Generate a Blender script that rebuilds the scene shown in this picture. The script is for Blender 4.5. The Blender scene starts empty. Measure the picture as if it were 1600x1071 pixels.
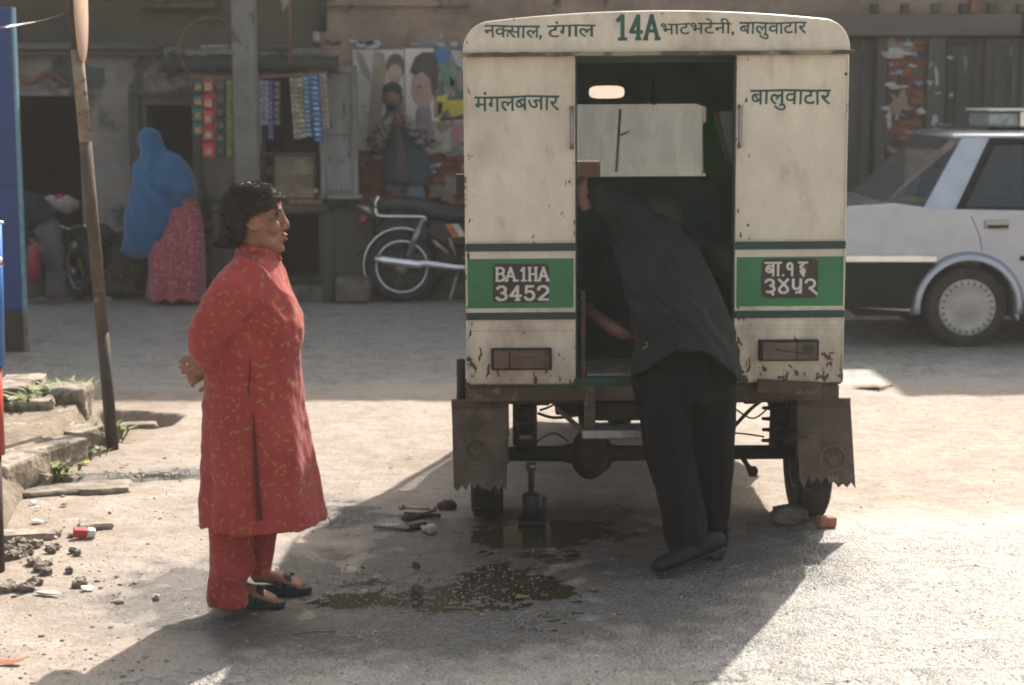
import bpy, bmesh, math, random
from mathutils import Vector, Matrix, Euler, noise
import numpy as np
R = math.radians
random.seed(7)
SC = bpy.context.scene
COL = SC.collection

# ------------------------------------------------------------ camera, sky, sun
FPX, CX, CY, CAMH, TH = 2700.0, 800.0, 535.5, 1.8, R(8.13)
cam = bpy.data.cameras.new('camera')
cam.sensor_width = 36.0
cam.lens = FPX / 1600.0 * 36.0
cam.clip_start, cam.clip_end = 0.1, 3000.0
camo = bpy.data.objects.new('camera', cam)
COL.objects.link(camo)
camo.location = (0, 0, CAMH)
camo.rotation_euler = (R(90) - TH, 0, 0)
cam.dof.use_dof = True
cam.dof.focus_distance = 6.7
cam.dof.aperture_fstop = 3.1
SC.camera = camo

SUNL = Vector((-0.357, -0.905, -1.0)).normalized()      # direction the light travels
sun = bpy.data.lights.new('sun', 'SUN')
sun.energy = 4.8
sun.angle = R(0.55)
sun.color = (1.0, 0.925, 0.83)
suno = bpy.data.objects.new('sun', sun)
COL.objects.link(suno)
suno.rotation_euler = SUNL.to_track_quat('-Z', 'Y').to_euler()
suno.location = (3, 8, 12)
world = bpy.data.worlds.new('World')
SC.world = world
world.use_nodes = True
wn = world.node_tree
bg = wn.nodes['Background']
sky = wn.nodes.new('ShaderNodeTexSky')
sky.sky_type = 'NISHITA'
sky.sun_disc = False
sky.sun_elevation = R(45.8)
sky.sun_rotation = R(21.5)
sky.air_density = 1.0
sky.dust_density = 4.0
sky.ozone_density = 1.0
hs = wn.nodes.new('ShaderNodeHueSaturation'); hs.inputs['Saturation'].default_value = .62
tm = wn.nodes.new('ShaderNodeMix'); tm.data_type = 'RGBA'; tm.blend_type = 'MULTIPLY'; tm.inputs[0].default_value = 1.0; tm.inputs[7].default_value = (1.0, .985, .90, 1)
wn.links.new(sky.outputs[0], hs.inputs['Color']); wn.links.new(hs.outputs[0], tm.inputs[6]); wn.links.new(tm.outputs[2], bg.inputs[0])      # milky, dusty daylight
bg.inputs[1].default_value = 0.15
SC.view_settings.view_transform = 'Standard'
SC.view_settings.look = 'None'
SC.view_settings.gamma = 1.0
SC.view_settings.exposure = 1.0
SC.view_settings.use_curve_mapping = False
SC.render.engine = 'CYCLES'
SC.cycles.max_bounces = 7
SC.cycles.diffuse_bounces = 4
SC.cycles.filter_width = 1.9
SC.cycles.use_denoising = True

# ------------------------------------------------------------ helpers
def ray(px, py):
    u = (px - CX) / FPX; v = -(py - CY) / FPX
    return Vector((u, math.cos(TH) + v * math.sin(TH), -math.sin(TH) + v * math.cos(TH)))
def P(px, py, Y):
    d = ray(px, py); t = Y / d.y
    return Vector((d.x * t, Y, CAMH + d.z * t))
def G(px, py, z=0.0):
    d = ray(px, py); t = (z - CAMH) / d.z
    return Vector((d.x * t, d.y * t, z))
def NZ(x, y, z=0.0): return noise.noise(Vector((x, y, z)))
def sst(a, b, x):
    t = min(1, max(0, (x - a) / (b - a))); return t * t * (3 - 2 * t)

class MB:
    def __init__(s): s.v = []; s.f = []; s.sm = []
    def add(s, vs, fs, smooth=False):
        b = len(s.v); s.v += [tuple(v) for v in vs]
        for f in fs: s.f.append([i + b for i in f]); s.sm.append(smooth)
        return s
    def box(s, x0, x1, y0, y1, z0, z1):
        vs = [(x, y, z) for x in (x0, x1) for y in (y0, y1) for z in (z0, z1)]
        return s.add(vs, [(0,1,3,2),(4,6,7,5),(0,4,5,1),(2,3,7,6),(0,2,6,4),(1,5,7,3)])
    def obox(s, c, size, rot=(0,0,0)):
        m = rot if isinstance(rot, Matrix) else Euler(rot).to_matrix()
        c = Vector(c); a, b, d = [q / 2 for q in size]
        vs = [c + m @ Vector((x, y, z)) for x in (-a, a) for y in (-b, b) for z in (-d, d)]
        return s.add(vs, [(0,1,3,2),(4,6,7,5),(0,4,5,1),(2,3,7,6),(0,2,6,4),(1,5,7,3)])
    def rings(s, rings, closed=True, caps=True, smooth=True, flip=False):
        n = len(rings[0]); vs = [p for r in rings for p in r]; fs = []
        for i in range(len(rings) - 1):
            for j in range(n if closed else n - 1):
                k = (j + 1) % n
                fs.append((i*n+j, i*n+k, (i+1)*n+k, (i+1)*n+j))
        if caps:
            fs.append(tuple(range(n))[::-1]); fs.append(tuple((len(rings)-1)*n + j for j in range(n)))
        if flip: fs = [f[::-1] for f in fs]
        return s.add(vs, fs, smooth)
    def tube(s, pts, rad, n=12, up=(0,0,1), caps=True, sub=0, smooth=True):
        pts = [Vector(p) for p in pts]
        if not isinstance(rad, (list,)): rad = [rad] * len(pts)
        rad = [(r, r) if not isinstance(r, (tuple, list)) else tuple(r) for r in rad]
        if sub:
            P2, R2 = [], []
            for i in range(len(pts) - 1):
                p0 = pts[max(i-1,0)]; p1 = pts[i]; p2 = pts[i+1]; p3 = pts[min(i+2, len(pts)-1)]
                for k in range(sub):
                    t = k / sub
                    q = 0.5*((2*p1) + (p2-p0)*t + (2*p0-5*p1+4*p2-p3)*t*t + (3*p1-p0-3*p2+p3)*t**3)
                    P2.append(q); R2.append(tuple(rad[i][m]*(1-t)+rad[i+1][m]*t for m in (0,1)))
            P2.append(pts[-1]); R2.append(rad[-1]); pts, rad = P2, R2
        up = Vector(up); rg = []
        for i, p in enumerate(pts):
            t = (pts[min(i+1, len(pts)-1)] - pts[max(i-1,0)]).normalized()
            a = t.cross(up)
            if a.length < 1e-3: a = t.cross(Vector((1,0,0))) if abs(t.x) < .9 else t.cross(Vector((0,1,0)))
            a.normalize(); b = a.cross(t).normalized()
            rg.append([p + a*math.cos(q)*rad[i][0] + b*math.sin(q)*rad[i][1] for q in [2*math.pi*j/n for j in range(n)]])
        return s.rings(rg, caps=caps, smooth=smooth)
    def ell(s, c, r, rot=(0,0,0), n=14, m=9):
        mt = rot if isinstance(rot, Matrix) else Euler(rot).to_matrix()
        if not isinstance(r, (tuple, list)): r = (r, r, r)
        c = Vector(c); rg = []
        for i in range(m):
            a = -math.pi/2 + math.pi*(i+.35)/(m-.3)
            rg.append([c + mt @ Vector((r[0]*math.cos(a)*math.cos(q), r[1]*math.cos(a)*math.sin(q), r[2]*math.sin(a))) for q in [2*math.pi*j/n for j in range(n)]])
        return s.rings(rg)
    def lathe(s, c, axis, prof, n=32, smooth=True, caps=True):
        c = Vector(c); ax = Vector(axis).normalized()
        a = ax.orthogonal().normalized(); b = ax.cross(a)
        return s.rings([[c + ax*h + (a*math.cos(q)+b*math.sin(q))*r for q in [2*math.pi*j/n for j in range(n)]] for r, h in prof], caps=caps, smooth=smooth)
    def torus(s, c, axis, Rr, r, n=40, m=10):
        c = Vector(c); ax = Vector(axis).normalized(); a = ax.orthogonal().normalized(); b = ax.cross(a)
        rr = r if isinstance(r, tuple) else (r, r)
        rg = []
        for i in range(n):
            q = 2*math.pi*i/n; d = a*math.cos(q)+b*math.sin(q)
            rg.append([c + d*(Rr+rr[0]*math.cos(t)) + ax*rr[1]*math.sin(t) for t in [2*math.pi*j/m for j in range(m)]])
        rg.append(rg[0]); return s.rings(rg, caps=False)
    def poly(s, pts, off, smooth=False):       # polygon of 3-D points pushed along vector off
        n = len(pts); off = Vector(off); pts = [Vector(p) for p in pts]
        fs = [tuple(range(n)), tuple(range(2*n-1, n-1, -1))]
        for i in range(n):
            k = (i+1) % n; fs.append((k, i, n+i, n+k))
        return s.add(pts + [p+off for p in pts], fs, smooth)
    def mesh(s, name):
        me = bpy.data.meshes.new(name); me.from_pydata(s.v, [], s.f)
        me.polygons.foreach_set('use_smooth', s.sm)
        bm = bmesh.new(); bm.from_mesh(me); bmesh.ops.recalc_face_normals(bm, faces=bm.faces); bm.to_mesh(me); bm.free()
        me.update(); return me

def par(o, p):
    if p is not None:
        o.parent = p; o.matrix_parent_inverse = p.matrix_basis.inverted() if p.parent is None else (p.parent.matrix_basis @ p.matrix_parent_inverse @ p.matrix_basis).inverted() if False else Matrix()
        root = p
        if p.parent is None: o.matrix_parent_inverse = p.matrix_basis.inverted()
    return o
def link(name, mb, mat, parent=None, bevel=0, seg=2):
    me = mb if isinstance(mb, bpy.types.Mesh) else mb.mesh(name)
    if mat and not me.materials: me.materials.append(mat)
    o = bpy.data.objects.new(name, me); COL.objects.link(o)
    if bevel:
        b = o.modifiers.new('bevel', 'BEVEL'); b.width = bevel; b.segments = seg; b.limit_method = 'ANGLE'; b.angle_limit = R(40)
    return par(o, parent)
def empty(name, loc, label=None, cat=None, group=None):
    o = bpy.data.objects.new(name, None); COL.objects.link(o); o.location = loc; o.empty_display_size = .2
    if label: tag(o, label, cat, group)
    return o
def tag(o, label, cat, group=None):
    o['label'] = label; o['category'] = cat
    if group: o['group'] = group
    return o
def kind(o, k): o['kind'] = k; return o
def copy_tree(o, parent=None):
    c = o.copy(); COL.objects.link(c)
    if parent is not None: c.parent = parent
    for ch in list(o.children): copy_tree(ch, c)
    return c
def origin(o, c):            # move the object's origin to c, mesh stays in place (top-level meshes only)
    o.data.transform(Matrix.Translation(-Vector(c))); o.location = c; return o
def fuse(name, mb, mat, parent, voxel=.01, smooth=4, fn=None, cut=()):
    me = mb.mesh(name + '_source'); o = bpy.data.objects.new(name + '_source', me); COL.objects.link(o)
    r = o.modifiers.new('r', 'REMESH'); r.mode = 'VOXEL'; r.voxel_size = voxel; r.adaptivity = 0
    if smooth:
        m = o.modifiers.new('s', 'SMOOTH'); m.factor = .5; m.iterations = smooth
    dg = bpy.context.evaluated_depsgraph_get()
    ne = bpy.data.meshes.new_from_object(o.evaluated_get(dg)); ne.name = name
    bpy.data.objects.remove(o); bpy.data.meshes.remove(me)
    for co_, no_ in cut:
        bm = bmesh.new(); bm.from_mesh(ne); bmesh.ops.bisect_plane(bm, geom=bm.verts[:]+bm.edges[:]+bm.faces[:], plane_co=co_, plane_no=no_, clear_outer=True)
        ed = [e for e in bm.edges if e.is_boundary and abs((e.verts[0].co-Vector(co_)).dot(Vector(no_))) < 1e-4]
        r2 = bmesh.ops.extrude_edge_only(bm, edges=ed); vv = [g for g in r2['geom'] if isinstance(g, bmesh.types.BMVert)]
        c2 = sum((v.co for v in vv), Vector())/max(1, len(vv))
        for v in vv: v.co = v.co.lerp(c2, .12) - Vector(no_)*.02
        bm.to_mesh(ne); bm.free()
    if fn:
        n = len(ne.vertices); nr = [v.normal.copy() for v in ne.vertices]
        for i, v in enumerate(ne.vertices): v.co = fn(v.co.copy(), nr[i])
    ne.polygons.foreach_set('use_smooth', [True] * len(ne.polygons))
    ne.materials.clear(); ne.materials.append(mat); ne.update()
    return link(name, ne, None, parent)
def drop_duplicates(seq): return list(dict.fromkeys(seq))

# ------------------------------------------------------------ materials
def srgb(r, g, b):
    f = lambda c: (c/255/12.92) if c <= 10 else ((c/255+.055)/1.055)**2.4
    return (f(r), f(g), f(b))
class NT:
    def __init__(s, mat): s.t = mat.node_tree; s.n = s.t.nodes; s.b = s.n['Principled BSDF']
    def new(s, typ, **kw):
        nd = s.n.new(typ)
        for k, v in kw.items(): setattr(nd, k, v)
        return nd
    def lk(s, a, b): s.t.links.new(a, b)
    def coord(s): return s.new('ShaderNodeTexCoord').outputs['Object']
    def mapping(s, vec, scale):
        m = s.new('ShaderNodeMapping'); s.lk(vec, m.inputs[0]); m.inputs['Scale'].default_value = scale; return m.outputs[0]
    def noise(s, vec, scale, det=4, rough=.55, dist=0):
        n = s.new('ShaderNodeTexNoise'); s.lk(vec, n.inputs['Vector'])
        n.inputs['Scale'].default_value = scale; n.inputs['Detail'].default_value = det; n.inputs['Roughness'].default_value = rough; n.inputs['Distortion'].default_value = dist
        return n.outputs[0]
    def rng(s, x, a, b, c=0, d=1):
        m = s.new('ShaderNodeMapRange'); s.lk(x, m.inputs[0])
        for i, q in enumerate((a, b, c, d)): m.inputs[i+1].default_value = q
        return m.outputs[0]
    def math(s, op, a, b=0.0):
        m = s.new('ShaderNodeMath', operation=op)
        for i, q in enumerate((a, b)):
            if isinstance(q, (int, float)): m.inputs[i].default_value = q
            else: s.lk(q, m.inputs[i])
        return m.outputs[0]
    def mix(s, f, a, b, mode='MIX'):
        m = s.new('ShaderNodeMix', data_type='RGBA', blend_type=mode)
        if isinstance(f, (int, float)): m.inputs[0].default_value = f
        else: s.lk(f, m.inputs[0])
        for i, q in ((6, a), (7, b)):
            if isinstance(q, tuple): m.inputs[i].default_value = (*q[:3], 1)
            else: s.lk(q, m.inputs[i])
        return m.outputs[2]
    def bump(s, h, st, dist=.01, normal=None):
        b = s.new('ShaderNodeBump'); s.lk(h, b.inputs['Height']); b.inputs['Strength'].default_value = st; b.inputs['Distance'].default_value = dist
        if normal: s.lk(normal, b.inputs['Normal'])
        return b.outputs[0]
    def sep(s, vec):
        n = s.new('ShaderNodeSeparateXYZ'); s.lk(vec, n.inputs[0]); return n.outputs

def pm(name, c, rough=.8, metal=0.0, c2=None, vs=5, lo=.35, hi=.7, bump=.2, bs=60, bd=.004, dirt=None, dthr=(.58, .66), ds=9, rust=None, rthr=(.62, .68), rs=22, zr=None, xe=(), zd=None, spec=.4, rand=0, scale=(1,1,1), sheen=0, coat=0):
    m = bpy.data.materials.new(name); m.use_nodes = True; t = NT(m); b = t.b
    co = t.coord()
    if scale != (1,1,1): co = t.mapping(co, scale)
    if rand:
        oi = t.new('ShaderNodeObjectInfo'); ad = t.new('ShaderNodeVectorMath', operation='ADD')
        t.lk(co, ad.inputs[0]); t.lk(oi.outputs['Location'], ad.inputs[1]); co = ad.outputs[0]
    n1 = t.noise(co, vs, 6)
    col = t.mix(t.rng(n1, lo, hi), c, c2 or tuple(q*.72 for q in c))
    n3 = t.noise(co, vs*7, 4)
    col = t.mix(.35, col, t.mix(t.rng(n3, .3, .7), (.7,.7,.7), (1.15,1.15,1.15)), 'MULTIPLY')
    if rand:
        rc = t.rng(oi.outputs['Random'], 0, 1, 1-rand, 1+rand)
        cc = t.new('ShaderNodeCombineColor'); [t.lk(rc, cc.inputs[i]) for i in range(3)]
        col = t.mix(1.0, col, cc.outputs[0], 'MULTIPLY')
    rg = None
    if zd: col = t.mix(t.math('MULTIPLY', t.rng(t.math('ADD', t.noise(co, 7, 6, .65), t.rng(t.sep(t.coord())[2], zd[0], zd[1], .30, 0)), .58, .86), .75), col, zd[2])
    if dirt:
        nd = t.noise(co, ds, 8, .65); f = t.rng(nd, *dthr); col = t.mix(f, col, dirt)
    if rust:
        nr = t.noise(co, rs, 6, .6, .4)
        if zr: nr = t.math('ADD', nr, t.rng(t.sep(t.coord())[2], zr[0], zr[1], zr[2], 0))
        for x_ in xe: nr = t.math('ADD', nr, t.rng(t.math('ABSOLUTE', t.math('SUBTRACT', t.sep(t.coord())[0], x_)), 0, .045, .10, 0))
        f = t.rng(nr, *rthr); col = t.mix(f, col, rust)
        rg = t.rng(f, 0, 1, rough, .9)
    t.lk(col, b.inputs['Base Color'])
    if rg: t.lk(rg, b.inputs['Roughness'])
    else: t.lk(t.rng(n1, .2, .8, max(.03, rough-.08), min(1, rough+.08)), b.inputs['Roughness'])
    b.inputs['Metallic'].default_value = metal
    b.inputs['Specular IOR Level'].default_value = spec
    if sheen: b.inputs['Sheen Weight'].default_value = sheen
    if coat: b.inputs['Coat Weight'].default_value = coat; b.inputs['Coat Roughness'].default_value = .08
    if bump: t.lk(t.bump(t.noise(co, bs, 5), bump, bd), b.inputs['Normal'])
    return m

def pattern(name, c, mc, cell=18, size=.16, asp=.3, rough=.85, c2=None, bump=.3, sheen=.3):
    m = bpy.data.materials.new(name); m.use_nodes = True; t = NT(m); b = t.b; co = t.coord()
    v = t.new('ShaderNodeTexVoronoi', feature='F1'); t.lk(co, v.inputs['Vector']); v.inputs['Scale'].default_value = cell; v.inputs['Randomness'].default_value = .75
    sc = t.new('ShaderNodeVectorMath', operation='SCALE'); t.lk(co, sc.inputs[0]); sc.inputs['Scale'].default_value = 1.0
    d = t.new('ShaderNodeVectorMath', operation='SUBTRACT'); t.lk(sc.outputs[0], d.inputs[0]); t.lk(v.outputs['Position'], d.inputs[1])
    s2 = t.new('ShaderNodeVectorMath', operation='SCALE'); t.lk(d.outputs[0], s2.inputs[0]); s2.inputs['Scale'].default_value = cell
    sx = t.sep(v.outputs['Color'])
    vr = t.new('ShaderNodeVectorRotate', rotation_type='AXIS_ANGLE'); t.lk(s2.outputs[0], vr.inputs['Vector']); vr.inputs['Axis'].default_value = (.15, 1, .1)
    t.lk(t.math('MULTIPLY', sx[0], 6.28), vr.inputs['Angle'])
    mp = t.mapping(vr.outputs[0], (1, .35, 1/asp))
    ln = t.new('ShaderNodeVectorMath', operation='LENGTH'); t.lk(mp, ln.inputs[0])
    wob = t.math('ADD', t.math('MULTIPLY', ln.outputs['Value'], t.rng(sx[1], 0, 1, .85, 1.6)), t.math('MULTIPLY', t.math('SUBTRACT', t.noise(co, cell*4, 2), .5), .35))
    f = t.rng(wob, size*2.1, size*1.7)
    n1 = t.noise(co, 7, 4); base = t.mix(t.rng(n1, .3, .7), c, c2 or tuple(q*.75 for q in c))
    t.lk(t.mix(f, base, mc), b.inputs['Base Color'])
    b.inputs['Roughness'].default_value = rough; b.inputs['Sheen Weight'].default_value = sheen; b.inputs['Specular IOR Level'].default_value = .25
    t.lk(t.bump(t.noise(co, 380, 2), bump, .001, t.bump(t.noise(t.mapping(co, (1,1,.35)), 16, 3), .45, .02)), b.inputs['Normal'])
    return m

def glass_mat(name, tint=(.02,.025,.03), dust_or_reflection=(.4,.38,.33), amount=.5, alpha=.55, trans=0.0):
    m = bpy.data.materials.new(name); m.use_nodes = True; t = NT(m); b = t.b; co = t.coord()
    out = t.n['Material Output']
    tr = t.new('ShaderNodeBsdfTransparent'); tr.inputs[0].default_value = (.75,.78,.78,1)
    gl = t.new('ShaderNodeBsdfGlossy'); gl.inputs['Roughness'].default_value = .06; gl.inputs[0].default_value = (1,1,1,1)
    fr = t.new('ShaderNodeFresnel'); fr.inputs[0].default_value = 1.5
    m1 = t.new('ShaderNodeMixShader'); t.lk(fr.outputs[0], m1.inputs[0]); t.lk(tr.outputs[0], m1.inputs[1]); t.lk(gl.outputs[0], m1.inputs[2])
    df = t.new('ShaderNodeBsdfDiffuse'); df.inputs[0].default_value = (*dust_or_reflection, 1)
    tl = t.new('ShaderNodeBsdfTranslucent'); tl.inputs[0].default_value = (*dust_or_reflection, 1)
    m2 = t.new('ShaderNodeMixShader'); m2.inputs[0].default_value = .5; t.lk(df.outputs[0], m2.inputs[1]); t.lk(tl.outputs[0], m2.inputs[2])
    w = t.noise(t.mapping(co, (1, 1, .25)), 5, 6, .65, 1.2); w2 = t.noise(co, 60, 3)
    f = t.math('MULTIPLY', t.rng(w, .3, .75, amount*.6, amount*1.25), t.rng(w2, .2, .8, .85, 1.1))
    m3 = t.new('ShaderNodeMixShader'); t.lk(f, m3.inputs[0]); t.lk(m1.outputs[0], m3.inputs[1]); t.lk(m2.outputs[0], m3.inputs[2])
    t.lk(m3.outputs[0], out.inputs[0]); return m

M = {}
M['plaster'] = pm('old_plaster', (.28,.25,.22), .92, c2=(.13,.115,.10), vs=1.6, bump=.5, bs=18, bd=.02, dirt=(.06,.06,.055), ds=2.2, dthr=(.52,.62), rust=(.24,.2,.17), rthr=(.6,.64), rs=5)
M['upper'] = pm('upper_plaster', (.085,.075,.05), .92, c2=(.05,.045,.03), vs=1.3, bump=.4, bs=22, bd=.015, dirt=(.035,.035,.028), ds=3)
M['brownwall'] = pm('brown_wall', (.30,.22,.165), .93, c2=(.14,.105,.082), vs=2.1, bump=.6, bs=26, bd=.02, dirt=(.055,.05,.045), ds=4, rust=(.28,.25,.22), rthr=(.66,.69), rs=12)
M['mortar'] = pm('mortar', (.13,.11,.09), .95, bump=.7, bs=50, bd=.01, c2=(.06,.05,.04))
M['brick'] = pm('old_brick', (.26,.085,.045), .9, c2=(.13,.05,.033), vs=9, bump=.6, bs=60, bd=.006, rand=.35, dirt=(.12,.1,.085), dthr=(.55,.66), ds=12)
M['timber'] = pm('weathered_timber', (.085,.08,.07), .85, c2=(.045,.04,.034), vs=3, scale=(1,1,.15), bump=.5, bs=60, rust=(.2,.19,.17), rthr=(.66,.7), rs=9)
M['timberh'] = pm('weathered_timber_beam', (.115,.105,.095), .85, c2=(.055,.05,.043), vs=3, scale=(.15,1,1), bump=.5, bs=60)
M['greywood'] = pm('grey_painted_wood', (.22,.22,.205), .75, c2=(.1,.1,.1), vs=5, scale=(1,1,.3), bump=.3, bs=50, rust=(.07,.06,.05), rthr=(.62,.66), rs=14)
M['door'] = pm('door_green_grey', (.07,.07,.06), .7, c2=(.04,.04,.035), vs=4, scale=(1,1,.2), bump=.3, bs=70, rust=(.2,.21,.2), rthr=(.63,.67), rs=11)
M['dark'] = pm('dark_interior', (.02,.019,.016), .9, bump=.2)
M['concrete'] = pm('concrete', (.2,.19,.16), .9, c2=(.11,.105,.09), vs=3, bump=.4, bs=35, bd=.01, dirt=(.07,.07,.06), ds=7)
M['stone'] = pm('stone', (.33,.28,.225), .93, c2=(.18,.15,.12), vs=9, bump=.9, bs=22, bd=.02, dirt=(.12,.10,.08), ds=7, dthr=(.46,.62), rand=.25)
M['darkstone'] = pm('dark_stone', (.13,.11,.09), .9, c2=(.05,.045,.04), vs=12, bump=.6, bs=40, rand=.3)
M['cream'] = pm('cream_paint', (.62,.55,.43), .42, c2=(.50,.43,.33), vs=2.2, bump=.35, bs=5, bd=.012, scale=(1,1,.55), dirt=(.33,.265,.18), ds=4.5, dthr=(.54,.82), rust=(.075,.04,.024), rthr=(.685,.70), rs=26, spec=.5, zd=(.62, .95, (.20,.14,.09)), zr=(.62,.86,.12), xe=(-.181,.273,.933,1.357))
M['green'] = pm('green_paint', (.028,.175,.065), .45, c2=(.022,.135,.05), vs=4, bump=.1, bs=12, rust=(.1,.06,.035), rthr=(.70,.72), rs=20)
M['dgreen'] = pm('dark_green_paint', (.012,.045,.038), .5, c2=(.01,.033,.03), vs=5, bump=.1, rust=(.07,.045,.03), rthr=(.66,.69), rs=30)
M['letter'] = pm('dark_green_lettering', (.013,.062,.048), .55, c2=(.028,.095,.075), vs=20, bump=0)
M['lining'] = pm('green_lining', (.03,.115,.085), .6, c2=(.012,.035,.028), vs=4, bump=.2, rust=(.12,.07,.04), rthr=(.68,.71), rs=14)
M['rust'] = pm('rusty_steel', (.105,.07,.045), .85, c2=(.05,.033,.022), vs=9, bump=.5, bs=70, dirt=(.17,.13,.09), ds=14)
M['gunk'] = pm('greasy_steel', (.02,.017,.014), .75, c2=(.04,.031,.022), vs=12, bump=.5, bs=60)
M['rubber'] = pm('rubber', (.014,.0135,.013), .85, c2=(.05,.043,.035), vs=10, bump=.3, bs=90)
M['flap'] = pm('muddy_rubber_flap', (.10,.075,.055), .85, c2=(.06,.045,.034), vs=5, bump=.3, bs=40, dirt=(.16,.125,.095), ds=6, dthr=(.5,.7))
M['steel'] = pm('worn_steel', (.32,.31,.3), .45, .8, c2=(.2,.18,.16), vs=14, bump=.15)
M['chrome'] = pm('chrome', (.75,.75,.76), .16, 1.0, c2=(.6,.6,.6), vs=6, bump=.05)
M['lens'] = pm('dull_red_lens', (.085,.045,.036), .5, c2=(.12,.08,.062), vs=8, bump=.2, dirt=(.15,.11,.085), ds=5)
M['plate'] = pm('black_plate', (.02,.018,.016), .5, c2=(.05,.035,.03), vs=12, bump=.1)
M['white'] = pm('white_lettering', (.62,.58,.52), .6, c2=(.5,.46,.4), vs=30, bump=0)
M['black'] = pm('black_paint', (.02,.02,.02), .5, c2=(.035,.033,.03), vs=8, bump=.1)
M['vinyl'] = pm('black_vinyl', (.014,.014,.015), .5, c2=(.03,.03,.03), vs=5, bump=.2, bs=120)
M['seat'] = pm('bench_vinyl', (.09,.1,.11), .4, c2=(.05,.055,.06), vs=5, bump=.2)
M['tinplate'] = pm('worn_tin', (.35,.3,.25), .4, .6, c2=(.2,.13,.08), vs=6, bump=.2)
M['mirror'] = pm('mirror_glass', (.9,.9,.88), .25, 1.0, bump=0)
M['blue'] = pm('blue_painted_steel', (.014,.042,.17), .5, c2=(.015,.04,.15), vs=3, bump=.15, bs=14, rust=(.06,.04,.04), rthr=(.68,.71), rs=10)
M['cyan'] = pm('pale_blue_trim', (.16,.3,.36), .6, c2=(.1,.2,.24), vs=20)
M['brownpaint'] = pm('brown_paint', (.05,.03,.022), .7, c2=(.03,.02,.015), vs=5)
M['redpaint'] = pm('red_paint', (.5,.06,.05), .5, c2=(.4,.05,.04), vs=6)
M['skyblue'] = pm('light_blue_paint', (.05,.2,.55), .45, c2=(.04,.15,.4), vs=6)
M['bandwhite'] = pm('dusty_white_band', (.30,.23,.17), .8, c2=(.13,.085,.055), vs=10, bump=.3, rust=(.07,.035,.02), rthr=(.58,.64), rs=26)
M['bandblack'] = pm('chipped_black_band', (.035,.03,.026), .75, c2=(.07,.045,.03), vs=10, bump=.3)
M['signback'] = pm('sign_back', (.55,.38,.29), .6, c2=(.42,.27,.2), vs=5)
M['skin'] = pm('skin_woman', (.27,.125,.072), .55, c2=(.17,.075,.045), vs=14, bump=.15, bs=220, bd=.001)
M['skin2'] = pm('skin_dark', (.15,.07,.045), .55, c2=(.11,.05,.033), vs=14, bump=.15, bs=220, bd=.001)
M['hair'] = pm('black_hair', (.010,.0075,.006), .45, c2=(.028,.017,.012), vs=30, bump=.5, bs=150, bd=.002, scale=(1,1,.35), spec=.55)
M['eye'] = pm('eye', (.012,.01,.009), .2, bump=0)
M['lip'] = pm('lip', (.15,.05,.038), .75, bump=0)
M['kurta'] = pattern('red_leaf_print_cotton', (.30,.043,.038), (.27,.115,.04), 27, .18, .32, c2=(.235,.031,.027), sheen=.1)
M['sandal'] = pm('dark_sandal', (.02,.03,.03), .6, bump=.2)
M['shawl'] = pm('blue_shawl', (.012,.12,.26), .9, c2=(.009,.085,.2), vs=4, bump=.4, bs=30, bd=.01, scale=(1,1,.3), sheen=.3)
M['skirt'] = pattern('pink_dotted_skirt', (.36,.07,.085), (.55,.38,.36), 30, .11, .9, c2=(.27,.045,.06))
M['jacket'] = pm('charcoal_jacket', (.013,.0158,.0148), .8, c2=(.0075,.0092,.009), vs=5, bump=.7, bs=24, bd=.014, spec=.22)
M['trousers'] = pm('black_trousers', (.006,.0062,.006), .85, c2=(.004,.004,.004), vs=5, bump=.4, bs=20, bd=.01, spec=.15)
M['cap'] = pm('olive_cap', (.05,.044,.026), .9, c2=(.035,.03,.018), vs=12, bump=.4, bs=150)
M['shoe'] = pm('black_leather', (.006,.0055,.005), .5, c2=(.010,.009,.008), vs=12, bump=.2, spec=.2)
M['teal'] = pm('blue_green_vest', (.02,.05,.065), .85, c2=(.015,.035,.045), vs=6, bump=.4, bs=30)
M['camo'] = pm('patterned_sleeve', (.16,.14,.13), .9, c2=(.025,.03,.035), vs=22, lo=.47, hi=.53, bump=.3)
M['jeans'] = pm('faded_jeans', (.12,.16,.2), .9, c2=(.08,.11,.14), vs=6, bump=.3)
M['greytr'] = pm('grey_trousers', (.11,.1,.09), .9, c2=(.075,.07,.065), vs=5, bump=.4, bs=20, bd=.01)
M['navy'] = pm('navy_jumper', (.015,.02,.04), .9, bump=.3)
M['carpaint'] = pm('silver_white_car_paint', (.40,.42,.48), .2, .3, c2=(.38,.40,.46), vs=1, bump=0, coat=.8)
M['carblack'] = pm('dark_bumper_plastic', (.006,.008,.0085), .6, bump=.1, spec=.15)
M['carglass'] = glass_mat('car_glass', dust_or_reflection=(.08,.12,.15), amount=.5)  # bluish layer colour paints in the sky reflected by the car windows
M['dustglass'] = glass_mat('dusty_windscreen', dust_or_reflection=(.19,.19,.18), amount=.62)
M['caseglass'] = glass_mat('case_glass', dust_or_reflection=(.3,.28,.22), amount=.06)
M['hub'] = pm('wheel_cover', (.42,.4,.37), .45, .5, c2=(.33,.3,.27), vs=6)
M['tarp'] = pm('dark_tarpaulin', (.018,.019,.014), .85, c2=(.05,.048,.036), vs=5, bump=.6, bs=14, bd=.03, rust=(.13,.13,.12), rthr=(.64,.68), rs=6)
M['bamboo'] = pm('bamboo', (.2,.11,.05), .6, c2=(.14,.08,.04), vs=5)
M['rope'] = pm('cable_orange', (.22,.09,.04), .7)
M['paper'] = pm('poster_paper', (.48,.44,.40), .8, c2=(.36,.32,.28), vs=3, bump=.2, bs=20, dirt=(.2,.17,.14), ds=4)
M['scrap'] = pm('torn_paper', (.40,.39,.38), .85, c2=(.25,.24,.24), vs=14, bump=.3, bs=30)
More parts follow.
